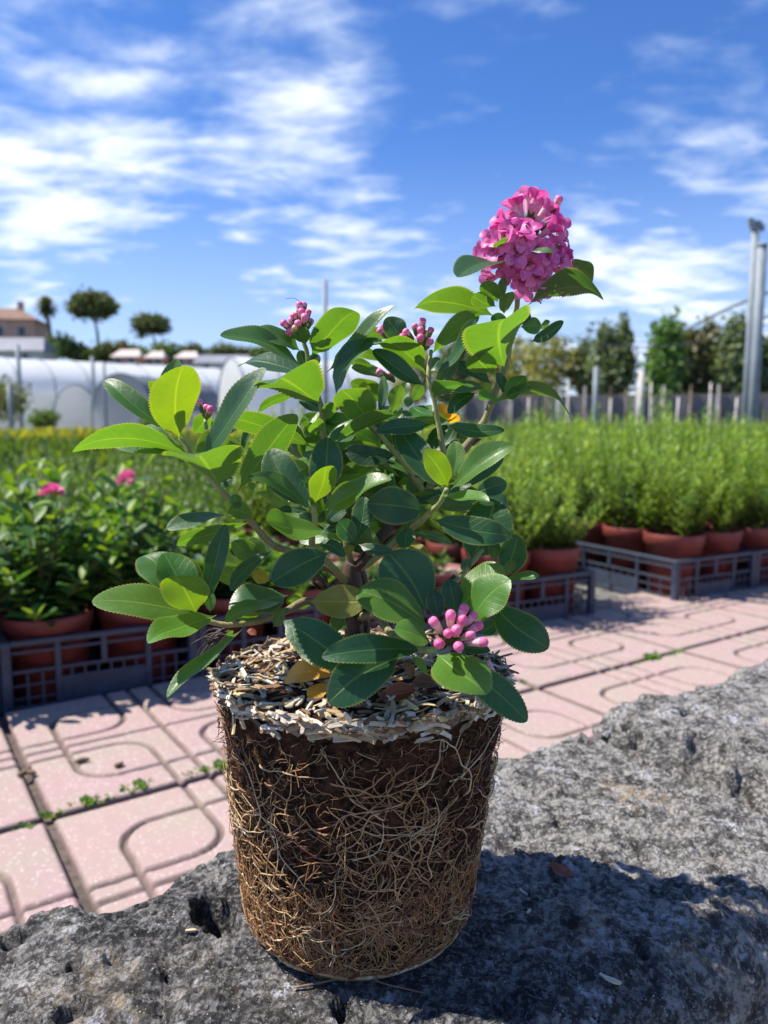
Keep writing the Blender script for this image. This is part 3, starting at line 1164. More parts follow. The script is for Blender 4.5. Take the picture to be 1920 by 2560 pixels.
M['stem'] = stem_material()
BARK, TAN, GRN, OLV = (.085, .042, .028), (.25, .20, .09), (.27, .32, .10), (.31, .32, .12)
STEMS = [
    ([('D', 455, 1010, 0), ('D', 440, 780, 0), ('D', 432, 600, 0), ('D', 425, 430, 0), ('D', 440, 380, 0)], .0066, .0056, BARK, BARK, 'thick dark brown trunk'),
    ([('D', 490, 1010, .012), ('D', 505, 720, .012), ('D', 495, 520, .006), ('D', 470, 400, 0)], .0036, .003, BARK, BARK, None),
    ([('D', 400, 640, -.004), ('D', 300, 540, -.01), ('D', 200, 440, -.015), ('D', 150, 380, -.01)], .0036, .002, BARK, BARK, None),
    ([('D', 430, 440, 0), ('D', 520, 330, 0), ('D', 600, 215, 0), ('D', 700, 110, .005), ('B', 770, 1180, .008), ('B', 870, 1070, .012), ('B', 980, 950, .015), ('B', 1040, 865, .016), ('B', 1100, 740, .016), ('B', 1168, 540, .016), ('B', 1214, 325, .018), ('F', 735, 1130, .02), ('F', 790, 960, .022)], .0040, .0014, BARK, OLV, None),
    ([('B', 760, 1190, .006), ('B', 850, 1060, .002), ('B', 836, 940, 0), ('B', 815, 830, 0), ('B', 797, 720, 0), ('B', 772, 620, 0), ('B', 785, 470, .006)], .0020, .0012, OLV, OLV, None),
    ([('B', 740, 1200, .006), ('B', 680, 1100, .0), ('B', 600, 1000, -.004), ('B', 505, 885, -.006), ('B', 470, 850, -.006)], .0024, .0013, OLV, GRN, None),
    ([('D', 430, 430, 0), ('A', 1470, 1400, 0), ('A', 1395, 1200, .005), ('A', 1372, 1000, .005), ('A', 1365, 900, .003), ('A', 1350, 750, 0), ('A', 1290, 560, 0), ('A', 1268, 410, 0)], .0023, .0013, TAN, GRN, None),
    ([('D', 415, 480, 0), ('A', 1260, 1535, -.005), ('A', 1110, 1480, -.012), ('A', 1000, 1370, -.018), ('A', 900, 1260, -.022), ('A', 810, 1170, -.024), ('A', 700, 1040, -.022), ('A', 625, 920, -.02)], .0025, .0012, TAN, OLV, None),
    ([('A', 810, 1170, -.024), ('A', 780, 1000, -.01), ('A', 755, 830, .0)], .0014, .001, OLV, GRN, None),
    ([('D', 415, 500, 0), ('J', 775, 1130, -.03), ('J', 772, 900, -.05), ('J', 765, 690, -.058)], .0023, .0013, OLV, GRN, None),
    ([('D', 450, 430, 0), ('D', 620, 300, -.005), ('K', 280, 1010, -.018), ('K', 420, 890, -.03), ('K', 560, 750, -.038), ('K', 612, 640, -.043)], .0024, .0014, OLV, GRN, None),
    ([('D', 425, 640, 0), ('D', 180, 600, -.012), ('C', 1420, 770, -.02), ('C', 1250, 830, -.028), ('C', 1060, 860, -.032), ('C', 900, 840, -.034), ('C', 800, 785, -.034)], .0025, .0014, TAN, (.30, .28, .08), None),
    ([('D', 450, 700, 0), ('D', 580, 690, -.02), ('D', 660, 790, -.045), ('D', 790, 870, -.072), ('D', 900, 885, -.082), ('D', 990, 840, -.086)], .0027, .0015, TAN, GRN, None),
    ([('D', 450, 640, 0), ('D', 700, 560, -.02), ('D', 980, 520, -.045), ('D', 1110, 400, -.03), ('D', 1200, 300, -.02)], .0026, .0013, BARK, GRN, None),
]
stems, stem_pts = [], []
for (pts, r0, r1, c0, c1, lab) in STEMS:
    P = catmull([at(*p) for p in pts], 14 * len(pts) // 2)
    n = len(P)
    P = P + .0006 * np.stack([vnoise(P, 130, 3), vnoise(P, 130, 4), vnoise(P, 130, 5)], 1) * (np.arange(n) > 0)[:, None]
    R = np.linspace(r0, r1, n) * (1 + .10 * vnoise(P, 160, 9))
    V, Q, T = tube_np(P, R, 10)
    f = np.concatenate([np.repeat(np.linspace(0, 1, n), 10), [0, 1]])[:, None]
    f = np.clip(f * 1.6 - .35, 0, 1)
    C = np.array(c0) * (1 - f) + np.array(c1) * f
    mb = MB().add(V, Q, T, C)
    if c0 == BARK:                       # flaking bark
        for q in range(int(26 * r0 / .005)):
            i0 = random.randint(1, max(2, n // 2))
            a = random.uniform(0, 6.28)
            ax_ = P[min(i0 + 1, n - 1)] - P[i0]
            ax_ /= np.linalg.norm(ax_) + 1e-9
            u_ = np.cross(ax_, [.3, .5, .8])
            u_ /= np.linalg.norm(u_)
            v_ = np.cross(ax_, u_)
            o_ = u_ * math.cos(a) + v_ * math.sin(a)
            s_ = np.cross(ax_, o_)
            b0 = P[i0] + o_ * R[i0] * .98
            l, wd = random.uniform(.003, .009), random.uniform(.0008, .002)
            e0 = b0 + ax_ * l + o_ * random.uniform(.0006, .0028)
            mb.add([b0 - s_ * wd, b0 + s_ * wd, e0 + s_ * wd * .6, e0 - s_ * wd * .6, b0 - s_ * wd + o_ * .0004, b0 + s_ * wd + o_ * .0004, e0 + s_ * wd * .6 + o_ * .0004, e0 - s_ * wd * .6 + o_ * .0004], BOXQ, None, random.choice([(.10, .05, .03), (.05, .028, .02), (.16, .09, .055)]))
    o = child('trunk' if lab else 'stem', mb.mesh('stem', M['stem']))
    if lab:
        o['label'] = lab
    stems.append(o)
    stem_pts.append(P)

# ---------------------------------------------------------------- leaves
CAM = np.array([0, 0, ZC])
LCOL = {'d': (.019, .082, .028), 'm': (.042, .130, .026), 'b': (.074, .180, .022), 'y': (.130, .245, .010), 'o': (.52, .27, .02), 'e': (.17, .17, .016), 'g': (.032, .100, .045)}


def leaf_mesh(P0, P1, wid, roll, curl, fold, rows=58):
    P0, P1 = np.asarray(P0), np.asarray(P1)
    t = P1 - P0
    Ln = np.linalg.norm(t)
    t /= Ln
    mid = (P0 + P1) / 2
    c = CAM - mid
    n0 = c - t * np.dot(c, t)
    n0 /= np.linalg.norm(n0)
    s0 = np.cross(t, n0)
    if s0[2] < -.15 or (abs(s0[2]) <= .15 and s0[0] > 0):
        s0 = -s0
    n = n0 * math.cos(roll) + s0 * math.sin(roll)
    s = np.cross(t, n)
    us = np.array([-1, -.68, -.34, 0, .34, .68, 1])
    v = np.linspace(0, 1, rows)
    x = v ** 1.30
    prof = np.sin(np.pi * np.clip(x, 0, 1)) ** .56
    pet = np.clip((v - .02) / .16, 0, 1)
    prof = prof * (.15 + .85 * pet ** 1.2)
    hw = wid / 2 * np.maximum(prof, .035)
    hw[-1] = wid * .01
    teeth = np.where(np.arange(rows) % 2 == 0, 1.05, .965)
    side_bend = random.gauss(0, .05)
    wav = random.uniform(0, 6.28)
    wav_a = random.uniform(.05, .13)
    twist = random.gauss(0, .32)
    V, UV = [], []
    hook = random.uniform(-.10, .30)
    for i in range(rows):
        ce = P0 + t * Ln * v[i] + n * (curl * Ln * 4 * v[i] * (1 - v[i]) - hook * Ln * max(0, v[i] - .72) ** 2 * 4) + s * side_bend * Ln * math.sin(math.pi * v[i])
        a = twist * (v[i] - .5)
        si = s * math.cos(a) + n * math.sin(a)
        ni = n * math.cos(a) - s * math.sin(a)
        for u in us:
            h = hw[i]
            uu = u * (teeth[i] if abs(u) == 1 and .12 < v[i] < .985 else 1)
            lift = abs(u) ** 1.25 * h * math.sin(fold) + wav_a * h * math.sin(wav + v[i] * 9 + (1.5 if u > 0 else 0)) * abs(u) - (.05 * h if abs(u) == 1 else 0)
            V.append(ce + si * uu * h * math.cos(fold) + ni * lift)
            UV.append((.5 + u * .5, v[i]))
    k = len(us)
    i, j = np.meshgrid(np.arange(rows - 1), np.arange(k - 1), indexing='ij')
    q = (i * k + j).ravel()
    Q = np.stack([q, q + 1, q + k + 1, q + k], 1)
    V = np.array(V)
    # the upper face must be the front face
    f = Q[len(Q) // 2]
    nn = np.cross(V[f[1]] - V[f[0]], V[f[3]] - V[f[0]])
    if np.dot(nn, n) < 0:
        Q = Q[:, ::-1]
    return mk('leaf', V, Q, M['leaf'], uv=UV)


def leaf_obj(P0, P1, wid, roll, curl, fold, c, parent=None, name='leaf'):
    base = np.asarray(LCOL[c] if isinstance(c, str) else c)
    jit = random.uniform(.85, 1.18)
    cc = np.clip(base * jit * np.array([random.uniform(.92, 1.1), 1, random.uniform(.85, 1.15)]), 0, 1)
    me = leaf_mesh(P0, P1, wid, roll, curl, fold)
    if parent is None:
        d = [np.min(np.linalg.norm(sp - P0, axis=1)) for sp in stem_pts]
        parent = stems[int(np.argmin(d))]
    return child(name, me, parent, tuple(cc))


LEAVES = [
    # shoot at upper left
    ('A', 620, 925, 632, 543, -.02, -.04, 218, 148, .02, .12, 'y'), ('A', 615, 900, 600, 512, .0, .0, 110, 30, .02, .2, 'm'), ('A', 605, 905, 478, 618, -.015, -.025, 85, 140, .05, .2, 'y'),
    ('A', 600, 910, 232, 610, -.02, -.01, 95, 35, .05, .35, 'm'), ('A', 665, 1010, 62, 970, -.025, -.06, 105, 122, .10, .2, 'b'), ('A', 640, 1000, 318, 905, -.01, .01, 100, 58, .08, .2, 'm'),
    ('A', 705, 1050, 290, 963, -.022, -.03, 90, 38, .05, .3, 'm'), ('A', 830, 1170, 700, 985, -.03, -.085, 300, 145, .06, .3, 'b'), ('A', 690, 1015, 947, 950, 0, -.01, 165, 140, .05, .2, 'b'),
    ('A', 690, 905, 772, 795, .01, .01, 105, 140, 0, .2, 'b'), ('A', 738, 1035, 1056, 556, -.04, -.055, 115, 48, .06, .3, 'g'), ('H', 1605, 1540, 585, 1190, .0, -.03, 205, 135, .10, .15, 'b'),
    ('H', 1000, 1180, 1385, 990, .03, .03, 95, 130, .05, .2, 'b'), ('A', 925, 1195, 1224, 798, -.03, -.03, 155, 145, .03, .2, 'b'), ('H', 845, 1610, 1085, 1195, .02, .02, 85, 20, 0, .4, 'd'),
    ('H', 700, 1400, 835, 1200, .03, .03, 100, 20, 0, .3, 'g'), ('H', 560, 1440, 700, 1230, .02, .02, 150, 140, 0, .2, 'b'), ('A', 790, 1190, 895, 1130, -.015, -.015, 60, 20, 0, .2, 'd'), ('A', 930, 1290, 900, 1215, -.03, -.03, 90, 20, 0, .1, 'm'),
    ('A', 1000, 1330, 870, 1290, -.025, -.03, 90, 150, 0, .1, 'b'), ('A', 1000, 1200, 985, 1150, -.01, -.01, 60, 150, 0, .1, 'b'), ('A', 1090, 1240, 1130, 1110, -.005, -.01, 60, 150, 0, .3, 'b'),
    # budded shoot behind it
    ('A', 1300, 505, 1533, 243, .0, -.025, 155, 150, .02, .15, 'b'), ('A', 1248, 475, 990, 376, .0, -.01, 80, 52, .15, .3, 'm'), ('A', 1260, 565, 826, 398, -.01, -.03, 90, 66, .10, .25, 'm'),
    ('A', 1305, 615, 928, 520, .0, .02, 85, 62, .06, .2, 'g'), ('A', 1348, 750, 1095, 590, -.02, -.075, 240, 140, .06, .3, 'b'), ('A', 1275, 440, 1225, 342, -.01, -.02, 80, 150, 0, .2, 'b'),
    ('A', 1385, 580, 1727, 220, -.01, -.02, 78, 55, -.04, .45, 'm'), ('A', 1280, 565, 1243, 468, .01, .01, 60, 20, 0, .2, 'd'), ('A', 1372, 785, 1238, 722, .02, .02, 65, 20, .05, .2, 'd'), ('A', 1300, 560, 1340, 490, .01, .01, 60, 20, .0, .2, 'd'),
    ('A', 1365, 880, 1290, 860, .0, -.01, 70, 150, 0, .1, 'b'), ('A', 1370, 830, 1425, 740, .0, .0, 70, 145, 0, .2, 'b'),
    # middle shoot with buds
    ('I', 165, 1005, 612, 402, -.012, -.02, 190, 55, .14, .3, 'g'), ('I', 1095, 770, 590, 415, .0, -.035, 250, 132, .10, .25, 'b'), ('I', 870, 440, 685, 185, .03, .03, 265, 20, .0, .15, 'g'),
    ('I', 1150, 570, 1642, 128, .01, .0, 200, 140, .04, .3, 'b'), ('I', 1200, 770, 1605, 195, .0, -.02, 120, 55, -.05, .35, 'g'), ('I', 750, 405, 395, 345, .05, .05, 120, 140, .05, .2, 'b'),
    ('I', 1085, 895, 550, 518, -.01, -.02, 180, 38, .05, .3, 'd'), ('I', 1200, 885, 1442, 547, .01, .0, 155, 25, 0, .3, 'g'), ('I', 1130, 745, 1245, 600, .02, .02, 120, 20, 0, .2, 'd'),
    ('I', 1175, 1020, 1560, 880, -.01, -.05, 140, 118, .05, .3, 'm'), ('I', 1230, 1010, 1690, 895, -.003, -.0, 110, 62, .1, .2, 'm'), ('I', 510, 1275, 222, 925, -.01, -.03, 345, 150, .02, .08, 'b'),
    ('I', 525, 1010, 418, 845, .02, .02, 105, 150, 0, .1, 'y'), ('I', 720, 1020, 320, 850, .03, .03, 200, 140, 0, .1, 'b'), ('I', 610, 1200, 652, 780, -.005, .0, 100, 20, .03, .35, 'g'),
    ('I', 750, 1180, 830, 880, .0, .0, 150, 150, 0, .3, 'b'), ('I', 805, 1165, 900, 830, .005, .01, 125, 20, 0, .3, 'm'), ('I', 912, 1120, 905, 1000, -.01, -.01, 95, 0, 0, .1, 'm'),
    ('I', 960, 1050, 1062, 875, .02, .02, 110, 140, 0, .2, 'b'), ('I', 1185, 1205, 955, 1105, .01, .02, 170, 55, .02, .1, 'm'), ('I', 965, 1200, 838, 1165, .0, .0, 70, 60, 0, .2, 'm'),
    ('I', 1225, 1060, 1345, 1225, .02, .02, 140, 160, 0, .2, 'o'), ('I', 1310, 1200, 1440, 1245, .02, .03, 100, 160, 0, .2, 'o'), ('I', 1625, 960, 1328, 1172, .0, .0, 140, 32, .1, .2, 'd'),
    ('I', 1145, 1290, 588, 1350, -.02, -.03, 160, 25, .06, .2, 'd'), ('K', 615, 40, 1148, 100, -.01, -.02, 125, 28, .12, .2, 'd'), ('I', 150, 1505, 778, 1188, -.02, -.03, 140, 118, .1, .3, 'm'),
    ('I', 665, 1565, 178, 1590, .0, .0, 210, 145, .05, .2, 'b'), ('I', 645, 1565, 365, 1355, .01, .01, 150, 150, 0, .2, 'm'), ('I', 800, 1590, 768, 1345, .01, .01, 90, 20, 0, .3, 'd'),
    ('I', 335, 1315, 62, 1245, .03, .03, 135, 55, .03, .1, 'm'), ('I', 880, 1600, 860, 1500, .0, .0, 80, 20, 0, .2, 'm'), ('I', 560, 690, 290, 640, .03, .03, 80, 140, 0, .3, 'b'), ('I', 740, 850, 330, 690, .035, .03, 110, 40, .05, .3, 'm'),
    ('I', 640, 640, 340, 540, .04, .04, 110, 140, .1, .2, 'b'), ('I', 1640, 790, 1380, 660, .02, .02, 90, 40, .1, .3, 'd'), ('I', 1080, 1330, 880, 1400, .01, .01, 120, 30, 0, .2, 'm'), ('I', 1400, 1440, 1510, 1340, .03, .03, 90, 140, 0, .2, 'm'), ('I', 1290, 1480, 1530, 1420, .03, .03, 160, 150, 0, .1, 'm'),
    # front centre right whorl
    ('K', 578, 645, 172, 78, -.04, -.02, 250, 14, .05, .22, 'd'), ('K', 628, 615, 412, 282, -.05, -.068, 210, 15, .03, .2, 'y'), ('K', 665, 525, 692, 192, -.045, -.04, 160, 10, .02, .2, 'b'),
    ('K', 650, 645, 1208, 212, -.045, -.06, 210, 42, .04, .42, 'b'), ('K', 640, 695, 1138, 345, -.03, -.03, 165, 18, .05, .2, 'd'), ('K', 540, 690, 985, 698, -.05, -.085, 80, 62, -.03, .35, 'b'),
    ('K', 690, 552, 728, 478, -.05, -.05, 45, 0, 0, .2, 'y'), ('K', 875, 675, 1168, 578, -.01, -.01, 165, 10, .03, .15, 'd'), ('K', 980, 700, 1188, 805, .0, .0, 110, 38, .05, .2, 'g'),
    ('K', 400, 740, 855, 800, -.02, -.02, 140, 200, .03, .1, 'm'), ('K', 485, 915, 1200, 1062, -.032, -.045, 240, 10, .05, .1, 'd'), ('K', 830, 1310, 1060, 725, -.015, .0, 430, 10, .0, .15, 'd'),
    ('K', 1035, 1295, 1035, 1090, -.02, -.02, 110, 10, .0, .1, 'm'), ('K', 1150, 1455, 1275, 1075, -.02, -.02, 240, 10, .02, .1, 'd'), ('K', 1140, 1445, 1225, 1288, -.026, -.03, 85, 150, .0, .2, 'b'),
    ('K', 1155, 1462, 1472, 1440, -.03, -.04, 75, 48, .02, .3, 'm'), ('K', 305, 1040, 658, 1142, -.01, .0, 75, 30, .1, .2, 'm'), ('K', 265, 980, 228, 1182, -.022, -.03, 210, 20, .0, .2, 'd'),
    ('K', 300, 1110, 405, 1315, -.01, -.02, 165, 10, .0, .15, 'e'), ('K', 430, 1260, 440, 1532, .0, .0, 75, 30, .05, .3, 'm'), ('B', 757, 1300, 463, 1260, -.032, -.045, 180, 10, .03, .1, 'd'), ('K', 750, 1400, 830, 1280, -.03, -.03, 90, 20, 0, .1, 'g'),
    # front centre left whorl
    ('J', 740, 725, 298, 105, -.055, -.04, 340, 10, .05, .2, 'd'), ('J', 820, 650, 905, -35, -.05, -.04, 320, 10, .02, .2, 'd'), ('J', 770, 665, 885, 246, -.065, -.085, 245, 150, .03, .12, 'y'),
    ('J', 722, 745, 112, 352, -.06, -.075, 150, 42, .04, .3, 'm'), ('J', 880, 735, 1535, 385, -.065, -.085, 220, 48, .03, .32, 'b'), ('J', 905, 935, 278, 838, -.07, -.1, 240, 52, -.10, .3, 'b'),
    ('J', 780, 665, 618, 328, -.05, -.05, 70, 30, 0, .3, 'm'), ('J', 1210, 1035, 1292, 585, -.03, -.02, 210, 10, .0, .15, 'd'), ('J', 1192, 1065, 1018, 835, -.035, -.04, 200, 15, .0, .2, 'd'),
    ('J', 930, 1165, 332, 1480, -.05, -.062, 340, 10, .04, .15, 'd'), ('J', 795, 1090, 1092, 1215, -.04, -.05, 120, 30, .2, .2, 'd'), ('J', 1200, 1100, 1038, 1185, -.03, -.03, 90, 10, .0, .1, 'e'),
    ('J', 1228, 1080, 1582, 1152, -.04, -.05, 115, 15, .05, .15, 'd'), ('J', 740, 760, 380, 720, -.04, -.04, 80, 30, .05, .2, 'd'), ('J', 770, 880, 620, 760, -.045, -.045, 120, 20, 0, .2, 'd'), ('J', 900, 870, 1110, 700, -.045, -.045, 130, 20, 0, .2, 'd'),
    # left side, lower
    ('C', 1255, 465, 1055, 285, .0, .0, 130, 140, 0, .2, 'b'), ('C', 1238, 472, 1190, 260, .0, .0, 130, 150, 0, .2, 'b'), ('C', 1185, 472, 942, 418, .01, .02, 115, 130, .02, .1, 'b'),
    ('C', 1195, 522, 922, 503, .0, -.01, 115, 130, .02, .1, 'b'), ('C', 1315, 562, 1185, 508, .0, .0, 125, 145, 0, .1, 'e'), ('C', 1020, 110, 598, 207, .0, -.02, 82, 58, .1, .2, 'g'),
    ('C', 1185, 150, 658, 284, -.01, -.03, 92, 130, .06, .2, 'b'), ('C', 1335, 345, 1038, 612, -.02, -.04, 98, 32, -.05, .3, 'g'), ('C', 1150, 102, 1030, 60, -.02, -.02, 115, 140, 0, .1, 'b'), ('C', 1165, 118, 1105, 45, -.02, -.02, 70, 10, 0, .1, 'd'),
    # long low branch at left
    ('C', 805, 797, 86, 690, -.034, -.055, 205, 46, .04, .15, 'b'), ('C', 660, 700, 440, 362, -.02, .0, 245, 25, .02, .15, 'm'), ('C', 800, 725, 580, 362, -.025, -.015, 240, 15, .02, .2, 'm'),
    ('C', 852, 722, 665, 368, -.01, .0, 150, 30, .0, .2, 'm'), ('C', 805, 785, 655, 512, -.042, -.06, 270, 155, .02, .08, 'y'), ('C', 868, 730, 1007, 168, -.03, -.03, 130, 14, .05, .25, 'd'),
    ('C', 942, 797, 478, 947, -.04, -.075, 155, 48, -.05, .3, 'b'), ('C', 1127, 890, 586, 1332, -.04, -.08, 80, 56, .0, .35, 'm'), ('C', 900, 775, 905, 638, -.03, -.03, 70, 20, 0, .3, 'm'),
    ('C', 1435, 660, 1038, 757, -.02, -.04, 200, 48, .03, .2, 'g'), ('C', 1405, 705, 1008, 822, -.03, -.06, 80, 62, .05, .2, 'b'), ('C', 1275, 765, 1095, 855, -.03, -.03, 55, 130, .05, .2, 'b'),
    ('C', 1595, 735, 1425, 690, -.01, -.01, 95, 130, 0, .1, 'b'), ('C', 1335, 880, 1418, 755, -.035, -.04, 80, 30, 0, .2, 'm'), ('C', 1060, 900, 1020, 940, -.03, -.03, 40, 140, 0, .1, 'b'),
    # low front leaves and the budded shoot at right
    ('D', 170, 600, 522, 600, -.04, -.05, 175, 15, .05, .15, 'e'), ('D', 2, 705, 434, 1012, -.05, -.075, 225, 14, .03, .15, 'd'), ('D', 865, 890, 252, 922, -.075, -.095, 155, 28, .05, .28, 'd'),
    ('D', 720, 930, 290, 1192, -.08, -.10, 245, 10, .04, .12, 'd'), ('D', 885, 772, 458, 532, -.075, -.07, 210, 46, .06, .15, 'b'), ('D', 865, 660, 640, 315, -.05, -.04, 320, 10, .03, .15, 'd'),
    ('D', 895, 842, 682, 762, -.085, -.09, 120, 48, .03, .2, 'b'), ('D', 945, 705, 905, 530, -.075, -.07, 100, 15, .0, .15, 'd'), ('D', 1040, 705, 1000, 468, -.06, -.055, 120, 15, .0, .15, 'd'),
    ('D', 1050, 665, 1315, 385, -.06, -.06, 200, 52, .02, .12, 'b'), ('D', 1130, 735, 1355, 470, -.075, -.085, 190, 38, .04, .12, 'b'), ('D', 1260, 620, 1587, 872, -.055, -.075, 200, 14, .05, .1, 'd'),
    ('D', 930, 915, 1225, 1130, -.09, -.115, 245, 42, .05, .1, 'b'), ('D', 1000, 960, 1466, 1310, -.07, -.085, 170, 14, .05, .15, 'd'), ('D', 1000, 870, 1245, 892, -.08, -.09, 65, 30, .0, .2, 'd'),
    ('D', 1180, 795, 1278, 725, -.06, -.06, 110, 15, 0, .1, 'd'), ('D', 340, 785, 345, 668, -.03, -.03, 95, 150, 0, .2, 'm'), ('D', 400, 760, 300, 700, -.02, -.02, 90, 20, 0, .2, 'm'), ('D', 880, 1040, 790, 930, -.078, -.076, 45, 30, 0, .2, 'b'),
    # flowering shoot
    ('B', 1114, 293, 688, 222, .02, .0, 128, 130, .1, .2, 'b'), ('F', 605, 830, 162, 967, .01, -.02, 140, 66, .1, .25, 'g'), ('F', 825, 1222, 1540, 1102, .01, -.01, 200, 118, .18, .25, 'm'),
    ('F', 1180, 825, 1450, 992, .03, .02, 130, 120, .12, .2, 'm'), ('F', 548, 1190, 416, 1000, .0, -.01, 150, 150, .0, .2, 'b'), ('F', 532, 1230, 305, 1122, .0, -.01, 130, 150, .0, .2, 'b'),
    ('F', 560, 1200, 607, 950, .0, .0, 80, 150, .0, .3, 'm'), ('F', 600, 1305, 657, 1085, .0, -.01, 120, 140, .0, .3, 'b'), ('F', 645, 1375, 478, 1335, .02, .02, 100, 10, .05, .2, 'd'),
    ('F', 740, 1405, 835, 1275, .02, .02, 120, 10, .0, .2, 'd'), ('F', 755, 1425, 955, 1415, .02, .02, 140, 15, .05, .2, 'm'), ('F', 940, 1445, 1032, 1365, .03, .03, 90, 130, 0, .2, 'm'),
    ('F', 855, 1562, 1172, 1373, .02, .0, 110, 25, .0, .3, 'd'), ('B', 1165, 568, 1172, 298, .0, -.065, 295, 152, .10, .25, 'b'), ('B', 1114, 594, 1003, 488, .0, -.02, 118, 150, .02, .1, 'b'),
    ('B', 1062, 485, 1003, 418, .01, .01, 80, 150, .02, .1, 'm'), ('B', 1168, 702, 1128, 583, .0, .0, 50, 20, .0, .3, 'd'), ('B', 1163, 704, 1274, 603, -.01, -.01, 85, 30, .0, .15, 'm'),
    ('B', 1163, 707, 1302, 667, -.01, -.02, 55, 58, .0, .2, 'm'), ('B', 1085, 760, 1520, 810, .0, -.02, 66, 112, .28, .2, 'm'), ('B', 1098, 642, 882, 538, .01, .01, 66, 48, .05, .3, 'd'),
    ('B', 1030, 692, 1097, 648, .0, .0, 66, 140, .0, .2, 'y'), ('B', 1152, 732, 1033, 716, -.01, -.02, 46, 58, .0, .2, 'b'), ('F', 660, 610, 500, 650, -.005, -.012, 60, 130, 0, .2, 'b'), ('F', 860, 710, 1075, 715, -.012, -.018, 45, 40, .05, .2, 'm'),
]
for (cr, bx, by, tx, ty, db, dt, wd, rl, cu, fo, cc) in LEAVES:
    P0, P1 = at(cr, bx, by, db), at(cr, tx, ty, dt)
    s = CROP[cr][2]
    Ln = np.linalg.norm(P1 - P0)
    wm = wd / s / FPX * np.linalg.norm((P0 + P1) / 2 - CAM) / max(abs(math.cos(rad(rl))), .42)
    wm = min(wm * 1.10, Ln * .84)
    leaf_obj(P0, P1, wm, rad(rl), cu, fo, cc)
# inner leaves, deep between the stems
for k in range(125):
    a = random.uniform(0, 6.28)
    rr_ = math.sqrt(random.random())
    px, py = 905 + 190 * rr_ * math.cos(a), 1205 + 175 * rr_ * math.sin(a)
    d = random.uniform(-.012, .06)
    P0 = np.array(pix(px, py, PLANT_Y + d))
    ln = random.uniform(.020, .034)
    aa = random.uniform(-.3, 3.44)
    v = np.array([math.cos(aa) * .9, random.uniform(-.3, .8), math.sin(aa) * .7])
    P1 = P0 + v / np.linalg.norm(v) * ln
    leaf_obj(P0, P1, ln * random.uniform(.36, .5), rad(random.choice((15, 30, 50, 130, 150))), random.uniform(0, .1), random.uniform(.1, .3), random.choice('dmmbb'))

# fallen leaves on the mulch (loose, so things of their own)
for (args, c, lab) in ((('D', 20, 1085, 292, 1035, -.038, -.056, 115, 35, .16, .2), (.55, .27, .03), 'yellow-orange fallen leaf arched over the wood chips'),
                       (('D', 285, 1085, 165, 1172, -.05, -.062, 80, 35, .05, .2), (.58, .34, .06), 'smaller yellow fallen leaf beside the arched orange one'),
                       (('D', 590, 1180, 805, 1130, -.055, -.060, 110, 25, .15, .5), (.15, .035, .016), 'curled dark red-brown dead leaf on the wood chips'),
                       (('D', 760, 1110, 930, 1085, -.048, -.052, 80, 40, .1, .3), (.13, .06, .035), 'dull brown dead leaf behind the red-brown one on the chips'),
                       (('D', 720, 960, 790, 1050, -.03, -.03, 60, 30, .1, .4), (.17, .075, .04), 'small dry brown leaf under the low dark leaves'),
                       (('C', 1150, 905, 1220, 930, -.0, -.0, 50, 40, .1, .3), (.30, .09, .07), 'small pinkish dry leaf at the back of the wood chips')):
    cr, bx, by, tx, ty, db, dt, wd, rl, cu, fo = args
    P0, P1 = at(cr, bx, by, db), at(cr, tx, ty, dt)
    wm = wd / CROP[cr][2] / FPX * .46 / max(abs(math.cos(rad(rl))), .42)
    o = obj('fallen_leaf', leaf_mesh(P0, P1, wm, rad(rl), cu, fo), None, None, c)
    tag(o, lab, 'fallen leaf')

# ---------------------------------------------------------------- flowers and buds
def petal_material(name, c1, c2, trans=.35):
    m, t, b = new_mat(name)
    v = coords(t)
    oi = t.nodes.new('ShaderNodeObjectInfo')
    f = smooth(t, mth(t, 'ADD', noise(t, 300, 3, .5, v), mth(t, 'MULTIPLY', mth(t, 'SUBTRACT', oi.outputs['Random'], .5), .5)), .3, .75)
    c = mixc(t, f, c1, c2)
    t.links.new(c, b.inputs['Base Color'])
    b.inputs['Roughness'].default_value = .45
    bump(t, b, noise(t, 900, 3, .6, v), .2, .0006)
    tr = t.nodes.new('ShaderNodeBsdfTranslucent')
    t.links.new(mixc(t, 1.0, c, (1.2, .9, 1.05), 'MULTIPLY'), tr.inputs['Color'])
    mx = t.nodes.new('ShaderNodeMixShader')
    mx.inputs[0].default_value = trans
    t.links.new(b.outputs[0], mx.inputs[1])
    t.links.new(tr.outputs[0], mx.inputs[2])
    t.links.new(mx.outputs[0], t.nodes['Material Output'].inputs[0])
    return m


M['petal'] = petal_material('pink_petal', (.66, .085, .36), (.82, .26, .54))
M['ptube'] = petal_material('pale_pink_tube', (.80, .40, .52), (.84, .54, .60), .3)
M['calyx'] = simple_mat('green_calyx', (.11, .13, .03), .6, .3, 200)
M['anther'] = simple_mat('dark_anther', (.055, .045, .015), .6, .3, 200)
M['budtip'] = petal_material('bud_pink', (.84, .13, .34), (.88, .24, .44), .15)
M['budside'] = petal_material('bud_pale', (.86, .42, .50), (.88, .56, .58), .15)
FM = [M['petal'], M['ptube'], M['calyx'], M['anther']]


def lathe(prof, sides=10):
    prof = np.array(prof)
    n = len(prof)
    an = np.arange(sides) / sides * 2 * np.pi
    V = np.stack([prof[:, 1][:, None] * np.cos(an), prof[:, 1][:, None] * np.sin(an), np.tile(prof[:, 0][:, None], (1, sides))], -1).reshape(-1, 3)
    i = np.arange(n - 1)[:, None] * sides
    j = np.arange(sides)[None]
    k = (j + 1) % sides
    return V, np.stack([i + j, i + k, i + k + sides, i + j + sides], -1).reshape(-1, 4)


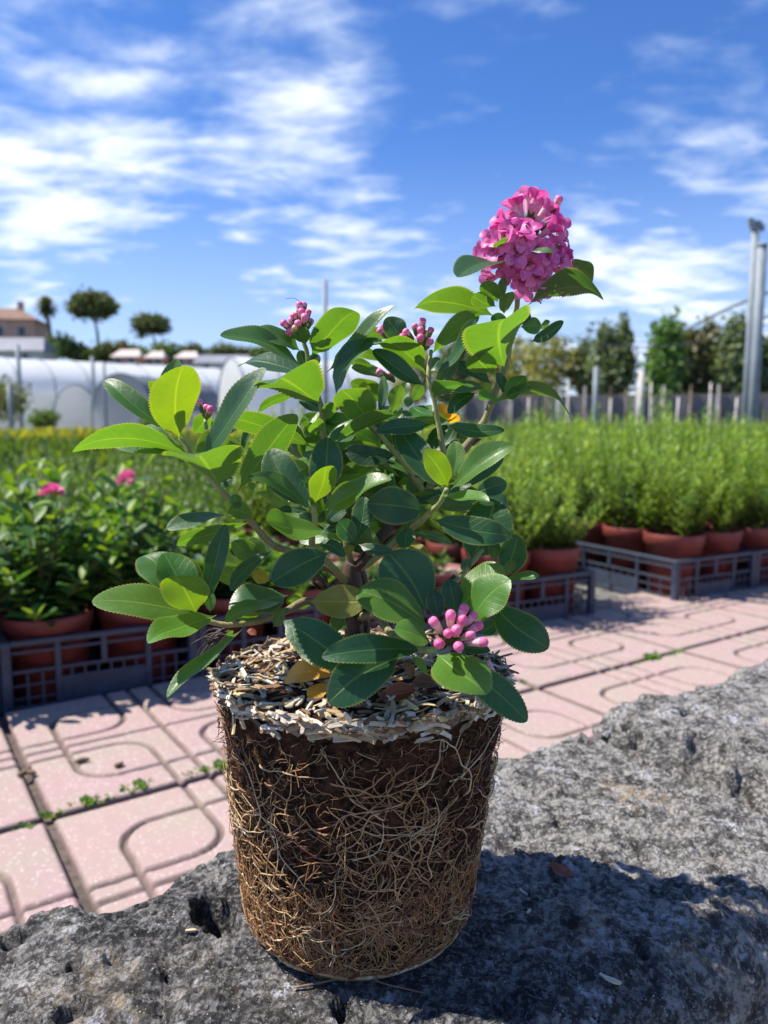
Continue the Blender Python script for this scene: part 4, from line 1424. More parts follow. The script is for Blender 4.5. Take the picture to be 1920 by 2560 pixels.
def flower_mesh(openness, seed):
    """five spoon petals on a tube along +z, mouth at the origin"""
    r = random.Random(seed)
    mb = MB()
    V, Q = lathe([(-.0125, .0006), (-.0115, .0013), (-.009, .0015), (-.005, .0019), (-.001, .0025), (.0004, .0027)], 10)
    mb.add(V, Q, m=1)
    V, Q = lathe([(-.0145, .0005), (-.0138, .0016), (-.0118, .0020), (-.0102, .0016)], 8)
    mb.add(V, Q, m=2)
    for k in range(5):
        a = k * 2 * math.pi / 5 + r.uniform(-.1, .1)
        op = openness * r.uniform(.85, 1.12)
        L_ = .0098 * r.uniform(.88, 1.1)
        V, Q = [], []
        rows = 9
        for i in range(rows):
            t = i / (rows - 1)
            w_ = .0037 * (math.sin(math.pi * (.06 + .86 * t ** 1.35)) ** .7) if t < .999 else .0006
            ang = op * (0.25 + 0.95 * t)
            # distance out and up along a curling petal
            out = .0020 + L_ * (t - .0) * math.sin(ang * .5 + .12)
            up = -.0012 + L_ * t * math.cos(ang * .62)
            for u in (-1, -.5, 0, .5, 1):
                cup = .0009 * (u * u) * math.sin(math.pi * t)
                V.append((out - cup * .5 * math.sin(ang), u * w_, up + cup))
        for i in range(rows - 1):
            for j in range(4):
                q = i * 5 + j
                Q.append((q, q + 1, q + 6, q + 5))
        V = np.array(V)
        c, s = math.cos(a), math.sin(a)
        V = V @ np.array([[c, s, 0], [-s, c, 0], [0, 0, 1]])
        mb.add(V, Q, m=0)
    for k in range(5):                   # stamens
        a = k * 2 * math.pi / 5 + .6
        e = np.array([.0013 * math.cos(a), .0013 * math.sin(a), .0034])
        mb.tube([(.0008 * math.cos(a), .0008 * math.sin(a), -.004), e * .6, e], [.00018, .00016, .00014], 4, m=1)
        V, Q = lathe([(-.0007, .0001), (-.0004, .0004), (.0003, .0004), (.0007, .0001)], 5)
        mb.add(V + e, Q, m=3)
    mb.tube([(0, 0, -.006), (0, 0, .0030), (.0003, 0, .0046)], [.0003, .00028, .00025], 5, m=2)
    V, Q = lathe([(-.0006, .0002), (-.0002, .0006), (.0003, .0006), (.0006, .0001)], 6)
    mb.add(V + np.array([.0003, 0, .0048]), Q, m=2)
    me = mb.mesh('flower', FM, color=False)
    return me


def bud_mesh(L_, w_, calyx):
    mb = MB()
    pr = [(0, .18), (.1, .42), (.3, .66), (.52, .80), (.72, .98), (.86, 1.0), (.95, .72), (1.0, .12)]
    V, Q = lathe([(z * L_, r * w_ / 2) for z, r in pr], 12)
    k = len(pr) - 1
    mb.add(V[:12 * 5], Q[:12 * 4], m=1)
    mb.add(V[12 * 4:], [[a - 48 for a in q] for q in Q[12 * 4:]], m=0)
    V, Q = lathe([(-.12 * L_, .12 * w_), (-.06 * L_, .34 * w_), (.10 * L_, .42 * w_), (calyx * L_, .46 * w_)], 10)
    mb.add(V, Q, m=2)
    for i in range(5):                   # calyx teeth
        a = i * 2 * math.pi / 5
        d = np.array([math.cos(a), math.sin(a), 0])
        s = np.array([-math.sin(a), math.cos(a), 0])
        p = d * .46 * w_ + np.array([0, 0, calyx * L_])
        mb.add([p - s * w_ * .15, p + s * w_ * .15, p + d * w_ * .05 + np.array([0, 0, L_ * .28])], None, [[0, 1, 2]], m=2)
    return mb.mesh('flower_bud', [M['budtip'], M['budside'], M['calyx']], color=False)


def aim(o, p, d, spin=0.0, s=1.0):
    d = Vector(d).normalized()
    o.matrix_local = Matrix.Translation(Vector(p)) @ d.to_track_quat('Z', 'Y').to_matrix().to_4x4() @ Matrix.Rotation(spin, 4, 'Z') @ Matrix.Scale(s, 4)


fl_ms = [flower_mesh(1.75, 1), flower_mesh(1.45, 2), flower_mesh(1.95, 3), flower_mesh(1.05, 4), flower_mesh(.75, 5)]
HD = .020
axis_pts = [at('F', x, y, HD) for x, y in ((790, 960), (800, 820), (830, 640), (845, 480), (865, 350), (872, 290))]
hm = MB().tube(catmull(axis_pts, 16), np.linspace(.0017, .0008, 16), 7, (.12, .13, .04))
HEAD = [(770, 600, (-.1, .35, 1), 0), (655, 810, (-.2, -.15, 1), 2), (835, 850, (.1, .05, 1), 1), (805, 1060, (0, -.5, 1), 2), (1130, 790, (.55, .1, .8), 0), (470, 590, (-.6, .35, .7), 1), (490, 700, (-.55, 0, .8), 1),
        (715, 245, (-.35, 1, .25), 3), (935, 195, (.25, 1, .2), 3), (645, 265, (-.6, .9, .1), 3), (1050, 300, (.65, .8, .2), 4), (1130, 400, (.9, .35, .2), 3), (1150, 590, (.9, .1, .3), 1), (1010, 740, (.35, .1, 1), 1), (545, 420, (-.8, .55, .2), 3),
        (400, 760, (-.9, .0, .4), 3), (470, 970, (-.8, -.35, .4), 3), (940, 1150, (.25, -.8, -.2), 2), (1170, 1040, (.8, -.5, -.1), 3), (1215, 730, (.9, .25, .3), 1), (690, 500, (-.25, .6, .8), 0), (800, 520, (.0, .6, .8), 1), (1060, 500, (.7, .5, .4), 4), (920, 930, (.3, -.3, .9), 1),
        (720, 720, (-.2, .0, 1), 1), (560, 760, (-.5, -.1, .8), 0), (890, 700, (.2, .2, 1), 3), (1180, 860, (.8, -.2, .4), 1), (1090, 690, (.6, .3, .7), 2), (640, 900, (-.4, -.4, .8), 1), (830, 190, (.0, 1, -.1), 3), (980, 260, (.4, 1, -.3), 3),
        (500, 520, (-.8, .4, -.2), 1), (460, 840, (-.8, -.2, -.3), 1), (1160, 480, (.8, .4, -.4), 1), (1190, 940, (.8, -.3, -.3), 1), (700, 330, (-.4, .8, -.5), 1), (1000, 350, (.4, .8, -.5), 1), (760, 980, (-.1, -.6, .7), 3), (600, 600, (-.5, .3, .8), 4)]
ped, fl = [], []
for (x, y, d, k) in HEAD:
    back = d[2] < -.05
    wd = Vector((d[0], -d[2], d[1])).normalized()
    # depth from the ovoid outline of the head
    ex, ey = (x - 805) / 440.0, (y - 640) / 470.0
    dep = .024 * math.sqrt(max(0.02, 1 - ex * ex - ey * ey))
    sh = .93 - .26 * max(0, (640 - y) / 470.0)
    x = 820 + (x - 820) * sh
    y = 690 + (y - 690) * .95
    p = Vector(at('F', x, y, HD + (dep if back else -dep)))
    fl.append((p, wd, k))
    b0 = p - wd * .0140
    j = int(np.argmin([np.linalg.norm(np.array(b0) - q) for q in axis_pts]))
    ped.append((axis_pts[j], np.array(b0)))
for a, b_ in ped:
    hm.tube(catmull([a, (a + b_) / 2 - np.array([0, 0, .0015]), b_], 7), [.0006] * 7, 5, (.13, .14, .04))
head = child('flower_head', hm.mesh('flower_head', M['stem']))
head['label'] = 'dense pink flower head at the top of the tallest shoot'
for (p, wd, k) in fl:
    o = obj('flower', fl_ms[k], head)
    aim(o, p, wd, random.uniform(0, 6.28), random.uniform(.82, .98))
bud_s = [bud_mesh(.0080, .0042, .42), bud_mesh(.0070, .0040, .5), bud_mesh(.0088, .0044, .38)]
bud_l = [bud_mesh(.0126, .0049, .13), bud_mesh(.0110, .0047, .16), bud_mesh(.0136, .0047, .12)]
for k, (x, y, ex, ey, dd) in enumerate(((870, 300, 850, 400, -.012), (745, 400, 790, 480, -.016), (690, 380, 720, 470, -.014), (920, 450, 900, 540, -.016), (1090, 440, 960, 500, -.012), (980, 920, 960, 980, -.022), (600, 460, 650, 500, -.012), (1050, 660, 960, 700, -.018), (1090, 280, 1060, 340, -.004))):
    a, b_ = Vector(at('F', ex, ey, HD + dd * .6)), Vector(at('F', x, y, HD + dd))
    o = obj('flower_bud', bud_s[k % 3], head)
    aim(o, a, b_ - a, 0, 1.15)

CL = [
    ('A', (1252, 405), -.005, bud_s, [(1150, 318, -.012), (1205, 268, -.01), (1240, 222, -.004), (1252, 252, -.014), (1295, 242, -.006), (1232, 320, -.02), (1178, 368, -.012), (1310, 300, .004), (1270, 290, -.02), (1215, 345, -.018), (1265, 215, .004), (1195, 300, -.004)], 'clustered pink buds at the tip of the left bare-topped shoot'),
    ('H', (480, 1250), .0, bud_s, [(400, 1028, .0), (480, 1062, -.004), (528, 1112, -.008), (430, 1090, .006)], 'few pale pink buds half hidden behind the big translucent leaf'),
    ('I', (1050, 540), .002, bud_s, [(872, 300, -.004), (970, 222, .0), (1062, 205, .004), (1042, 275, -.008), (1172, 262, -.002), (842, 372, -.006), (1042, 372, -.014), (905, 455, -.01), (1155, 418, -.006), (1100, 320, .006)], 'clustered pink buds on the middle shoot'),
    ('I', (740, 420), .045, bud_s, [(618, 262, .045), (640, 240, .05), (600, 300, .04), (498, 440, .045), (690, 330, .05)], 'pink buds behind the pale round leaf'),
    ('I', (770, 850), .03, bud_s, [(595, 730, .028), (740, 790, .03)], 'single drooping pink bud below the middle shoot'),
    ('D', (1010, 850), -.086, bud_l, [(890, 695, -.092), (1000, 622, -.088), (1012, 665, -.098), (1105, 606, -.086), (1185, 640, -.086), (1092, 690, -.1), (1212, 722, -.088), (992, 778, -.112), (1148, 790, -.102), (928, 852, -.108), (1066, 872, -.116), (1226, 842, -.094), (1050, 760, -.108)], 'plump bright pink buds on the low shoot over the mulch'),
]
for (cr, bc, bd, ms, tips, lab) in CL:
    b0 = at(cr, *bc, bd)
    mb, put = MB(), []
    for k, (x, y, d) in enumerate(tips):
        tip = at(cr, x, y, d)
        v = tip - b0
        ln = np.linalg.norm(v)
        bl = (.0136 if ms is bud_l else .0080)
        a = tip - v / ln * min(bl, ln * .85)
        put.append((a, v, k))
        mb.tube(catmull([b0, (b0 + a) / 2 + np.array([0, 0, -.0006]), a + v / ln * .0008], 6), [.0007, .0006, .0006, .0006, .0006, .0007], 5, (.17, .18, .05))
    part = child('bud_cluster', mb.mesh('bud_cluster', M['stem']))
    part['label'] = lab
    for (a, v, k) in put:
        o = obj('flower_bud', ms[k % 3], part)
        aim(o, a, v, random.uniform(0, 6), random.uniform(.92, 1.08))
# one flower dropped on the mulch
o = obj('fallen_flower', fl_ms[4])
aim(o, at('D', 1262, 1030, -.02), (.25, -.5, -.8), .4, .8)
tag(o, 'single fallen pink flower at the edge of the wood chips', 'flower')
# one stray hair of a style above the left buds
P = [at('H', 1510, 150, .0), at('H', 1490, 80, .0), at('H', 1440, 10, .0), at('H', 1380, -20, .0), at('H', 1300, -10, .0)]
child('thread', MB().tube(catmull(P, 18), .00013, 4, (.05, .04, .04)).mesh('thread', M['stem']))

# ================================================================== nursery rows behind the paving
CR_A = rad(28.6)
CA = np.array([math.cos(CR_A), math.sin(CR_A)])
CB = np.array([-CA[1], CA[0]])
CO = np.array([-.775, 1.512])            # ground point of the crate corner at the left
CW, CD, CH = .398, .598, .152
STEP = .404
M['crate'] = simple_mat('blue_grey_plastic', (.036, .048, .078), .42, .25, 25, .15, .001)
M['terra'] = simple_mat('terracotta_plastic', (.185, .034, .025), .6, .18, 20, .1, .001)
M['potmulch'] = simple_mat('pale_pot_mulch', (.34, .27, .20), .95, .5, 90, .8, .006)
M['potsoil'] = simple_mat('potting_soil', (.10, .07, .05), .95, .5, 70, .8, .006)


def cpos(i, j):
    p = CO + CA * (i * STEP - (.06 if i >= 5 else 0)) + CB * (j * .612)
    return (float(p[0]), float(p[1]), -.02)


crate0 = thing('plastic_crate', 'x', 'crate', (0, 0, 0), CR_A, 'plastic crates along the paving')


def crate_parts(root):
    t = .016
    m = M['crate']
    for x in (t / 2, CW - t / 2):
        for y in (t / 2, CD - t / 2):
            boxpart('corner_post', root, (x, y, CH / 2), (t * 1.25, t * 1.25, CH), m)
    for (ln, horizontal) in ((CW, True), (CD, False)):
        for side in (0, 1):
            def place(name, u, z, du, dz, th=.006, off=0.0):
                if horizontal:
                    y = .0075 if side == 0 else CD - .0075
                    boxpart(name, root, (u, y + off, z), (du, th, dz), m)
                else:
                    x = .0075 if side == 0 else CW - .0075
                    boxpart(name, root, (x + off, u, z), (th, du, dz), m)
            inner = ln - t * 2.4
            place('top_rail', ln / 2, CH - .006, inner + .003, .012, .014)
            place('upper_rail', ln / 2, CH - .026, inner + .002, .006)
            place('middle_rail', ln / 2, CH * .56, inner + .002, .007)
            place('bottom_rail', ln / 2, .006, inner + .002, .012)
            pw = .185 if horizontal else .26
            place('panel', ln / 2, .012 + .052 / 2, pw, .054, .004)
            for u in (ln / 2 - pw / 2, ln / 2 + pw / 2, ln / 2):
                full = abs(u - ln / 2) > .01
                place('upright', u, (CH + (0.012 if full else CH * .56)) / 2, .012, CH - .016 - (0 if full else CH * .56 - .012), .009)
            for u in np.linspace(ln / 2 - pw / 2, ln / 2 + pw / 2, 8)[1:-1]:
                place('slat', u, .066 + (CH * .56 - .066) / 2, .0042, CH * .56 - .064, .004)
            e = (ln - pw) / 2
            for sgn in (-1, 1):
                c_ = ln / 2 + sgn * (pw / 2 + e / 2 - .008)
                for q in (-1 / 6, 1 / 6):
                    place('slat', c_ + q * (e - .02), CH * .28, .005, CH * .56 - .01, .0045)
                for z in (.028, .056):
                    place('cross_slat', c_, z, e - .022, .0042, .0035)
    boxpart('floor_panel', root, (CW / 2, CD / 2, .003), (CW - .03, CD - .03, .004), m)


crate_parts(crate0)
SLOTS = [(-2, 0), (-1, 0), (0, 0), (1, 0), (2, 0), (3, 0), (5, 0), (6, 0), (7, 0), (8, 0), (4, 1), (3, 1), (5, 1), (2, 1), (6, 1)]
WHERE = {(-1, 0): 'dark blue-grey slatted crate at the end of the shrub row', (-2, 0): 'dark blue-grey crate past the end of the shrub row', (0, 0): 'blue-grey slatted crate second in the shrub row', (1, 0): 'blue-grey crate behind the trailing leaf, pots with low plants',
         (2, 0): 'blue-grey crate of low pots hidden behind the root ball', (3, 0): 'blue-grey crate ending at the gap in the row', (5, 0): 'blue-grey crate starting after the gap in the row', (6, 0): 'blue-grey crate second after the gap in the row', (7, 0): 'blue-grey crate third after the gap in the row',
         (8, 0): 'blue-grey crate far along the paving edge', (4, 1): 'blue-grey crate set back behind the gap', (3, 1): 'blue-grey crate in the second row beside the gap', (5, 1): 'blue-grey crate in the second row after the gap', (2, 1): 'blue-grey crate in the second row behind the root ball', (6, 1): 'blue-grey crate far in the second row'}
for k, (i, j) in enumerate(SLOTS):
    o = crate0 if k == 0 else copy_tree(crate0)
    o.location = cpos(i, j)
    o.rotation_euler = (0, 0, CR_A + random.gauss(0, .006))
    o['label'] = WHERE[(i, j)]


# ---------------------------------------------------------------- pots
def pot_mesh(h, r):
    V, Q = lathe([(0, r * .80), (.001, r * .82), (h * .82, r * .94), (h * .83, r * 1.0), (h * .99, r * 1.03), (h, r * 1.02), (h, r * .96), (h * .9, r * .94)], 28)
    mb = MB().add(V, Q)
    return mb.mesh('pot', M['terra'], color=False)


def soil_disc(h, r, seed):
    mb = MB()
    n, rings = 24, 5
    V = [(0, 0, h * .93)]
    for q in range(1, rings + 1):
        for a in range(n):
            V.append((r * .945 * q / rings * math.cos(a * 6.2832 / n), r * .945 * q / rings * math.sin(a * 6.2832 / n), h * .92 + random.uniform(-.004, .006)))
    T = [(0, 1 + a, 1 + (a + 1) % n) for a in range(n)]
    Qd = [(1 + (q - 1) * n + a, 1 + q * n + a, 1 + q * n + (a + 1) % n, 1 + (q - 1) * n + (a + 1) % n) for q in range(1, rings) for a in range(n)]
    mb.add(V, Qd, T)
    return mb.mesh('soil', M['potmulch'] if seed == 1 else M['potsoil'], color=False)


POT_L, POT_R = pot_mesh(.180, .093), pot_mesh(.218, .098)
SOIL_L, SOIL_R = soil_disc(.180, .093, 1), soil_disc(.218, .098, 2)


def simple_leaf(L_, w_, bend):
    V, Q = [], []
    for i, t in enumerate((0, .22, .48, .75, 1)):
        hw = w_ / 2 * (math.sin(math.pi * (.06 + .9 * t ** 1.1))) if 0 < t < 1 else .0008
        for u in (-1, 0, 1):
            V.append((L_ * t, u * hw, bend * L_ * t * t + abs(u) * hw * .35))
    for i in range(4):
        for j in range(2):
            q = i * 3 + j
            Q.append((q, q + 3, q + 4, q + 1))
    return np.array(V), np.array(Q)


row_leaf = [mk('leaf', *simple_leaf(.046, .021, b), M['leaf_obj']) for b in (-.18, .05, -.35)]
LV = [simple_leaf(.046, .021, b) for b in (-.18, .05, -.35)]
GREENS = [(.026, .090, .024), (.040, .12, .026), (.060, .155, .026), (.095, .20, .03), (.034, .11, .036)]


def shoot_layout(seed, h, spread, n):
    """stems of a shrub: list of stem curves and (point, direction) of each leaf"""
    r = random.Random(seed)
    st, lv = [], []
    for k in range(n):
        a = k * 2.4 + r.uniform(-.4, .4)
        out = spread * math.sqrt((k + .5) / n) * r.uniform(.8, 1.15)
        top = h * (1.08 - .92 * (out / spread) ** 2) * r.uniform(.85, 1.12)
        P = catmull([(0, 0, 0), (out * .45 * math.cos(a), out * .45 * math.sin(a), top * .42), (out * math.cos(a), out * math.sin(a), top)], 10)
        st.append(P)
        for m_ in range(14):
            t = .30 + .70 * m_ / 13
            p = P[min(9, int(t * 9))]
            b = m_ * 2.4 + k
            el = -.25 + 1.05 * t + r.uniform(-.25, .25)
            lv.append((p, b, el, r.uniform(.75, 1.2) * (1.0 if m_ < 12 else .75), m_ >= 12, r.random()))
    return st, lv


def leaf_rot(b, el, roll):
    return Matrix.Rotation(b, 4, 'Z') @ Matrix.Rotation(-el, 4, 'Y') @ Matrix.Rotation(roll, 4, 'X')


M['pinkfar'] = petal_material('pink_flower_far', (.72, .16, .36), (.82, .34, .50), .3)


def shrub_in_pot(loc, rz, seed, h, spread, n, label, group, single, flower=False, leafsc=1.0, tall=False):
    root = thing('potted_shrub', label, 'potted shrub', loc, rz, group)
    ph = .218 if tall else .180
    obj('pot', POT_R if tall else POT_L, root)
    obj('soil', SOIL_R if tall else SOIL_L, root)
    st, lv = shoot_layout(seed, h, spread, n)
    z = np.array([0, 0, ph * .9])
    mb = MB()
    for P in st:
        mb.tube(P + z, np.linspace(.0028, .0013, 10), 5, (.10, .075, .03))
    so = obj('stems', mb.mesh('stems', M['stem']), root, kind='stuff')
    fo = MB()
    for k, (p, b, el, s, young, rn) in enumerate(lv):
        c = (.14, .25, .02) if young else GREENS[int(rn * 5) % 5]
        Mx = Matrix.Translation(Vector(p + z)) @ leaf_rot(b, el, (rn - .5) * .8) @ Matrix.Scale(s * leafsc, 4)
        if single:
            o = obj('leaf', row_leaf[k % 3], so, None, c)
            o.matrix_local = Mx
        else:
            V, Q = LV[k % 3]
            A = np.array(Mx)
            fo.add(V @ A[:3, :3].T + A[:3, 3], Q, None, c)
    if not single:
        obj('foliage', fo.mesh('foliage', M['leaf_far']), root, kind='stuff')
    if flower:
        P = st[flower % len(st)][-1] + z + np.array([0, 0, .02])
        fb = MB()
        for q in range(70):
            d = np.random.default_rng(q + seed).normal(0, 1, 3)
            d[2] = abs(d[2]) * 1.2
            d = d / np.linalg.norm(d)
            s = np.cross(d, [.3, .2, .9])
            s /= np.linalg.norm(s)
            p = P + d * .016
            e = P + d * .027
            u = np.cross(d, s)
            fb.add([p - s * .003, p + s * .003, e + s * .006 + u * .002, e - s * .006 - u * .002], [[0, 1, 2, 3]])
        obj('flower_head', fb.mesh('flower_head', M['pinkfar'], color=False), root, kind='stuff')
    return root


def slot_points(i, j):
    """six pots to a crate"""
    out = []
    for q in range(3):
        for p in range(2):
            c = CO + CA * (i * STEP - (.06 if i >= 5 else 0) + .103 + p * .194) + CB * (j * .612 + .105 + q * .194)
            out.append((float(c[0]) + random.gauss(0, .003), float(c[1]) + random.gauss(0, .003), -.013))
    return out


G1 = 'leafy potted shrubs in the row of crates'
names1 = ['leafy green potted shrub in the crate row beside the paving', 'leafy green potted shrub behind the first line of pots']
cnt = 0
flowers = {}
for (i, h, spread) in ((-2, .28, .16), (-1, .28, .16), (0, .275, .16), (1, .14, .10)):
    for q, p in enumerate(slot_points(i, 0)):
        hh = h * random.uniform(.88, 1.1)
        if i == 1 and q % 2 == 1:
            hh *= .5
        fl_ = 0
        if (i, q) in ((-1, 1), (0, 0), (0, 3), (0, 5), (-1, 3)):
            fl_ = 3
        lab = ('leafy potted shrub at the front of the ' if q < 2 else 'leafy potted shrub at the back of the ') + WHERE[(i, 0)].split(',')[-1 if i == 1 else 0].replace('dark blue-grey slatted ', '').replace('blue-grey slatted ', '').replace('dark blue-grey ', '').replace('pots with low plants', 'crate by the trailing leaf').strip()
        if fl_:
            lab = {(-1, 1): 'potted shrub with the biggest pink flower head in the crate row', (0, 0): 'potted shrub with one flower near its middle, front of its crate', (0, 3): 'potted shrub with a small pink flower head, middle of its crate', (0, 5): 'potted shrub with a pink flower, rear of its crate', (-1, 3): 'potted shrub with a pink flower behind the row end'}[(i, q)]
        shrub_in_pot(p, random.uniform(0, 6.28), 100 + cnt, hh, spread, 24, lab, G1, single=(q < 2 and i > -2), flower=fl_, leafsc=1.3)
        cnt += 1
# pots with hardly any growth behind the root ball
G2 = 'pots with low sparse plants behind the root ball'
for i in (2,):
    for q, p in enumerate(slot_points(i, 0)):
        shrub_in_pot(p, random.uniform(0, 6.28), 200 + cnt, .09 * random.uniform(.6, 1.3), .07, 5, 'pot with a low sparse plant in the crate behind the root ball', G2, single=False, leafsc=.6)
        cnt += 1

# ---------------------------------------------------------------- feathery young plants at the right
M['feather'] = leaf_mat('feathery_leaf', 'vcol', False, .45, under=.25, rough=.5)


def feather_mesh(seed, h, spread, shoots, ca=(.066, .145, .026), cb=(.185, .285, .060)):
    r = random.Random(seed)
    mb = MB()
    Vs, Ts, Cs, nn = [], [], [], 0
    for k in range(shoots):
        a = r.uniform(0, 6.28)
        out = spread * math.sqrt(r.random())
        top = h * (r.uniform(.45, 1.05) if r.random() < .8 else r.uniform(1.0, 1.3)) * (1 - .2 * (out / spread) ** 2)
        z0 = h * r.uniform(.0, .18)
        x0, y0 = out * .45 * math.cos(a), out * .45 * math.sin(a)
        tip = np.array([out * math.cos(a), out * math.sin(a), top])
        b0 = np.array([x0, y0, z0])
        hue = r.random() ** .8
        base = np.array(ca) * (1 - hue) + np.array(cb) * hue
        n = int(46 * (top / h)) + 12
        for q in range(n):
            t = q / n
            p = b0 * (1 - t) + tip * t
            bb = q * 2.399
            el = .55 + .5 * t
            l = .036 * (1.1 - .45 * t) * r.uniform(.7, 1.3)
            w_ = l * .13
            d = np.array([math.cos(bb) * math.cos(el), math.sin(bb) * math.cos(el), math.sin(el)])
            s = np.array([-math.sin(bb), math.cos(bb), 0]) * w_
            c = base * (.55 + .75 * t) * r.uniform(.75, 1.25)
            Vs += [p - s * .3, p + d * l * .5 - s, p + d * l, p + d * l * .5 + s]
            Cs += [c] * 4
            Ts.append((nn, nn + 1, nn + 2, nn + 3))
            nn += 4
        V, Q, T = tube_np(np.array([b0, (b0 + tip) / 2, tip]), [.0018, .0014, .0006], 3, False)
        mb.add(V, Q, None, (.12, .14, .03))
    mb.add(np.array(Vs), np.array(Ts), None, np.clip(np.array(Cs), 0, 1))
    return mb.mesh('foliage', M['feather'])


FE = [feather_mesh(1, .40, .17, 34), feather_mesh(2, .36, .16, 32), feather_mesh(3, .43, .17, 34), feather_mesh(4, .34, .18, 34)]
dark_low = feather_mesh(5, .17, .11, 30)
f_low = obj('tmp', dark_low)
bpy.data.objects.remove(f_low)
FROOT = thing('potted_conifer', 'feathery green young plant in a red pot', 'potted plant', (0, 0, 0), 0, 'feathery young plants in red pots')
obj('pot', POT_R, FROOT)
obj('soil', SOIL_R, FROOT)
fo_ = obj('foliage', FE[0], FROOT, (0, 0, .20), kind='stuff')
spots = []
for (i, j) in ((3, 0), (5, 0), (6, 0), (7, 0), (8, 0), (4, 1), (3, 1), (5, 1), (2, 1), (6, 1)):
    for q, p in enumerate(slot_points(i, j)):
        spots.append((p, (i, j, q)))
for a in np.arange(2.0, 15.5, .5):          # open ground behind: rows of pots standing close
    for b in np.arange(2.15, 7.6, .46):
        c = CO + CA * (a * .5 + random.uniform(-.08, .08)) + CB * (b * .612 + random.uniform(-.08, .08))
        if c[0] < .18 * c[1] - .06 or c[0] > .62 * c[1] + .3:
            continue
        spots.append(((float(c[0]), float(c[1]), -.02), None))
random.shuffle(spots)
spots.sort(key=lambda s: s[0][1])
spots = spots[:290]
done_first = False
for k, (p, key) in enumerate(spots):
    o = FROOT if not done_first else copy_tree(FROOT)
    done_first = True
    o.location = p
    o.rotation_euler = (0, 0, random.uniform(0, 6.28))
    s = random.uniform(.60, 1.05)
    if key == (3, 0, 0) or key == (3, 0, 2):
        s *= .8
    if key and key[1] == 0 and key[0] == 3:
        s *= .92
    for ch in o.children:
        if ch.name.startswith('foliage'):
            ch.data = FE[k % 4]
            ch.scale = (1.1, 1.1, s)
    if key:
        wh = WHERE[key[:2]].replace('blue-grey ', '')
        o['label'] = 'feathery potted plant in the ' + wh
        o['group'] = 'feathery plants in the ' + wh
    else:
        o['label'] = 'feathery green young plant in the dense field behind the crates'
        o['group'] = 'feathery plants in the field'
# the rest of the field, too far to tell apart
far_f = MB()
r = random.Random(4)
Vs, Ts, Cs = [], [], []
for k in range(15000):
    y = 5.0 + 13 * r.random() ** 1.2
    x = r.uniform(.10 * y, .66 * y + .6)
    z = r.uniform(.16, .44) * r.uniform(.8, 1.15)
    l, a = r.uniform(.05, .14), r.uniform(0, 3.14)
    w_ = r.uniform(.006, .016)
    s = np.array([math.cos(a), math.sin(a), 0]) * w_
    tip = np.array([r.gauss(0, .02), r.gauss(0, .02), l])
    p = np.array([x, y, z])
    c = np.array(r.choice([(.09, .18, .025), (.13, .22, .03), (.17, .23, .05), (.07, .15, .02)]))
    Vs += [p - s, p + s, p + s * .4 + tip, p - s * .4 + tip]
    Cs += [c] * 4
    Ts.append((4 * k, 4 * k + 1, 4 * k + 2, 4 * k + 3))
far_f.add(np.array(Vs), np.array(Ts), None, np.array(Cs))
o = obj('plant_field', far_f.mesh('plant_field', M['feather']), kind='stuff')
tag(o, 'pale green mass of young plants far back at right', 'plants')

# ---------------------------------------------------------------- low green field at the left
low_ms = [feather_mesh(20 + k, .30, .2, 40, (.030, .075, .014), (.075, .14, .022)) for k in range(3)]
LROOT = tag(obj('low_bush', low_ms[0]), 'low dark green bush in the field behind the potted shrubs', 'bush', 'low bushes in the field')
n_ = 0
for a in np.arange(-3.4, 8.0, .62):
    for b in np.arange(1.35, 9.0, .62):
        c = CO + CA * (a * .5 + random.uniform(-.1, .1)) + CB * (b * .612 + random.uniform(-.1, .1))
        if c[0] > .17 * c[1] - .1 or c[0] < -.62 * c[1] - .3 or n_ >= 280:
            continue
        o = LROOT if n_ == 0 else LROOT.copy()
        if n_:
            col.objects.link(o)
        o.data = low_ms[n_ % 3]
        o.location = (c[0], c[1], -.022)
        o.rotation_euler = (0, 0, random.uniform(0, 6.28))
        s = random.uniform(.95, 1.25)
        o.scale = (s * 1.25, s * 1.25, s * (1.0 if b < 3 else .95))
        n_ += 1


def scatter(name, n, fx, zr, lr, cols, label, cat, seed):
    r = random.Random(seed)
    Vs, Ts, Cs = [], [], []
    for k in range(n):
        x, y = fx(r)
        z = r.uniform(*zr)
        l, a = r.uniform(*lr), r.uniform(0, 3.14)
        s = np.array([math.cos(a), math.sin(a), 0]) * l * .35
        tip = np.array([r.gauss(0, .3) * l, r.gauss(0, .3) * l, l])
        p = np.array([x, y, z])
        c = np.array(r.choice(cols))
        Vs += [p - s, p + s, p + s * .5 + tip, p - s * .5 + tip]
        Cs += [c] * 4
        Ts.append((4 * k, 4 * k + 1, 4 * k + 2, 4 * k + 3))
    mb = MB().add(np.array(Vs), np.array(Ts), None, np.array(Cs))
    o = obj(name, mb.mesh(name, M['feather']), kind='stuff')
    return tag(o, label, cat)


def band(y0, y1, xa, xb):
    def f(r):
        y = y0 + (y1 - y0) * r.random() ** 1.3
        return r.uniform(xa * y, xb * y), y
    return f


scatter('low_crop', 9000, band(5.5, 17, -.66, .24), (-.02, .27), (.05, .13), [(.05, .10, .016), (.07, .13, .02), (.10, .145, .025), (.04, .085, .016)], 'soft green crop rows beyond the bushes at left', 'crop', 2)
scatter('yellow_crop', 9000, band(16, 34, -.66, .20), (-.02, .26), (.09, .22), [(.25, .27, .04), (.20, .24, .04), (.30, .27, .045), (.16, .21, .035)], 'yellow-green flowering strip in front of the greenhouses', 'crop', 3)

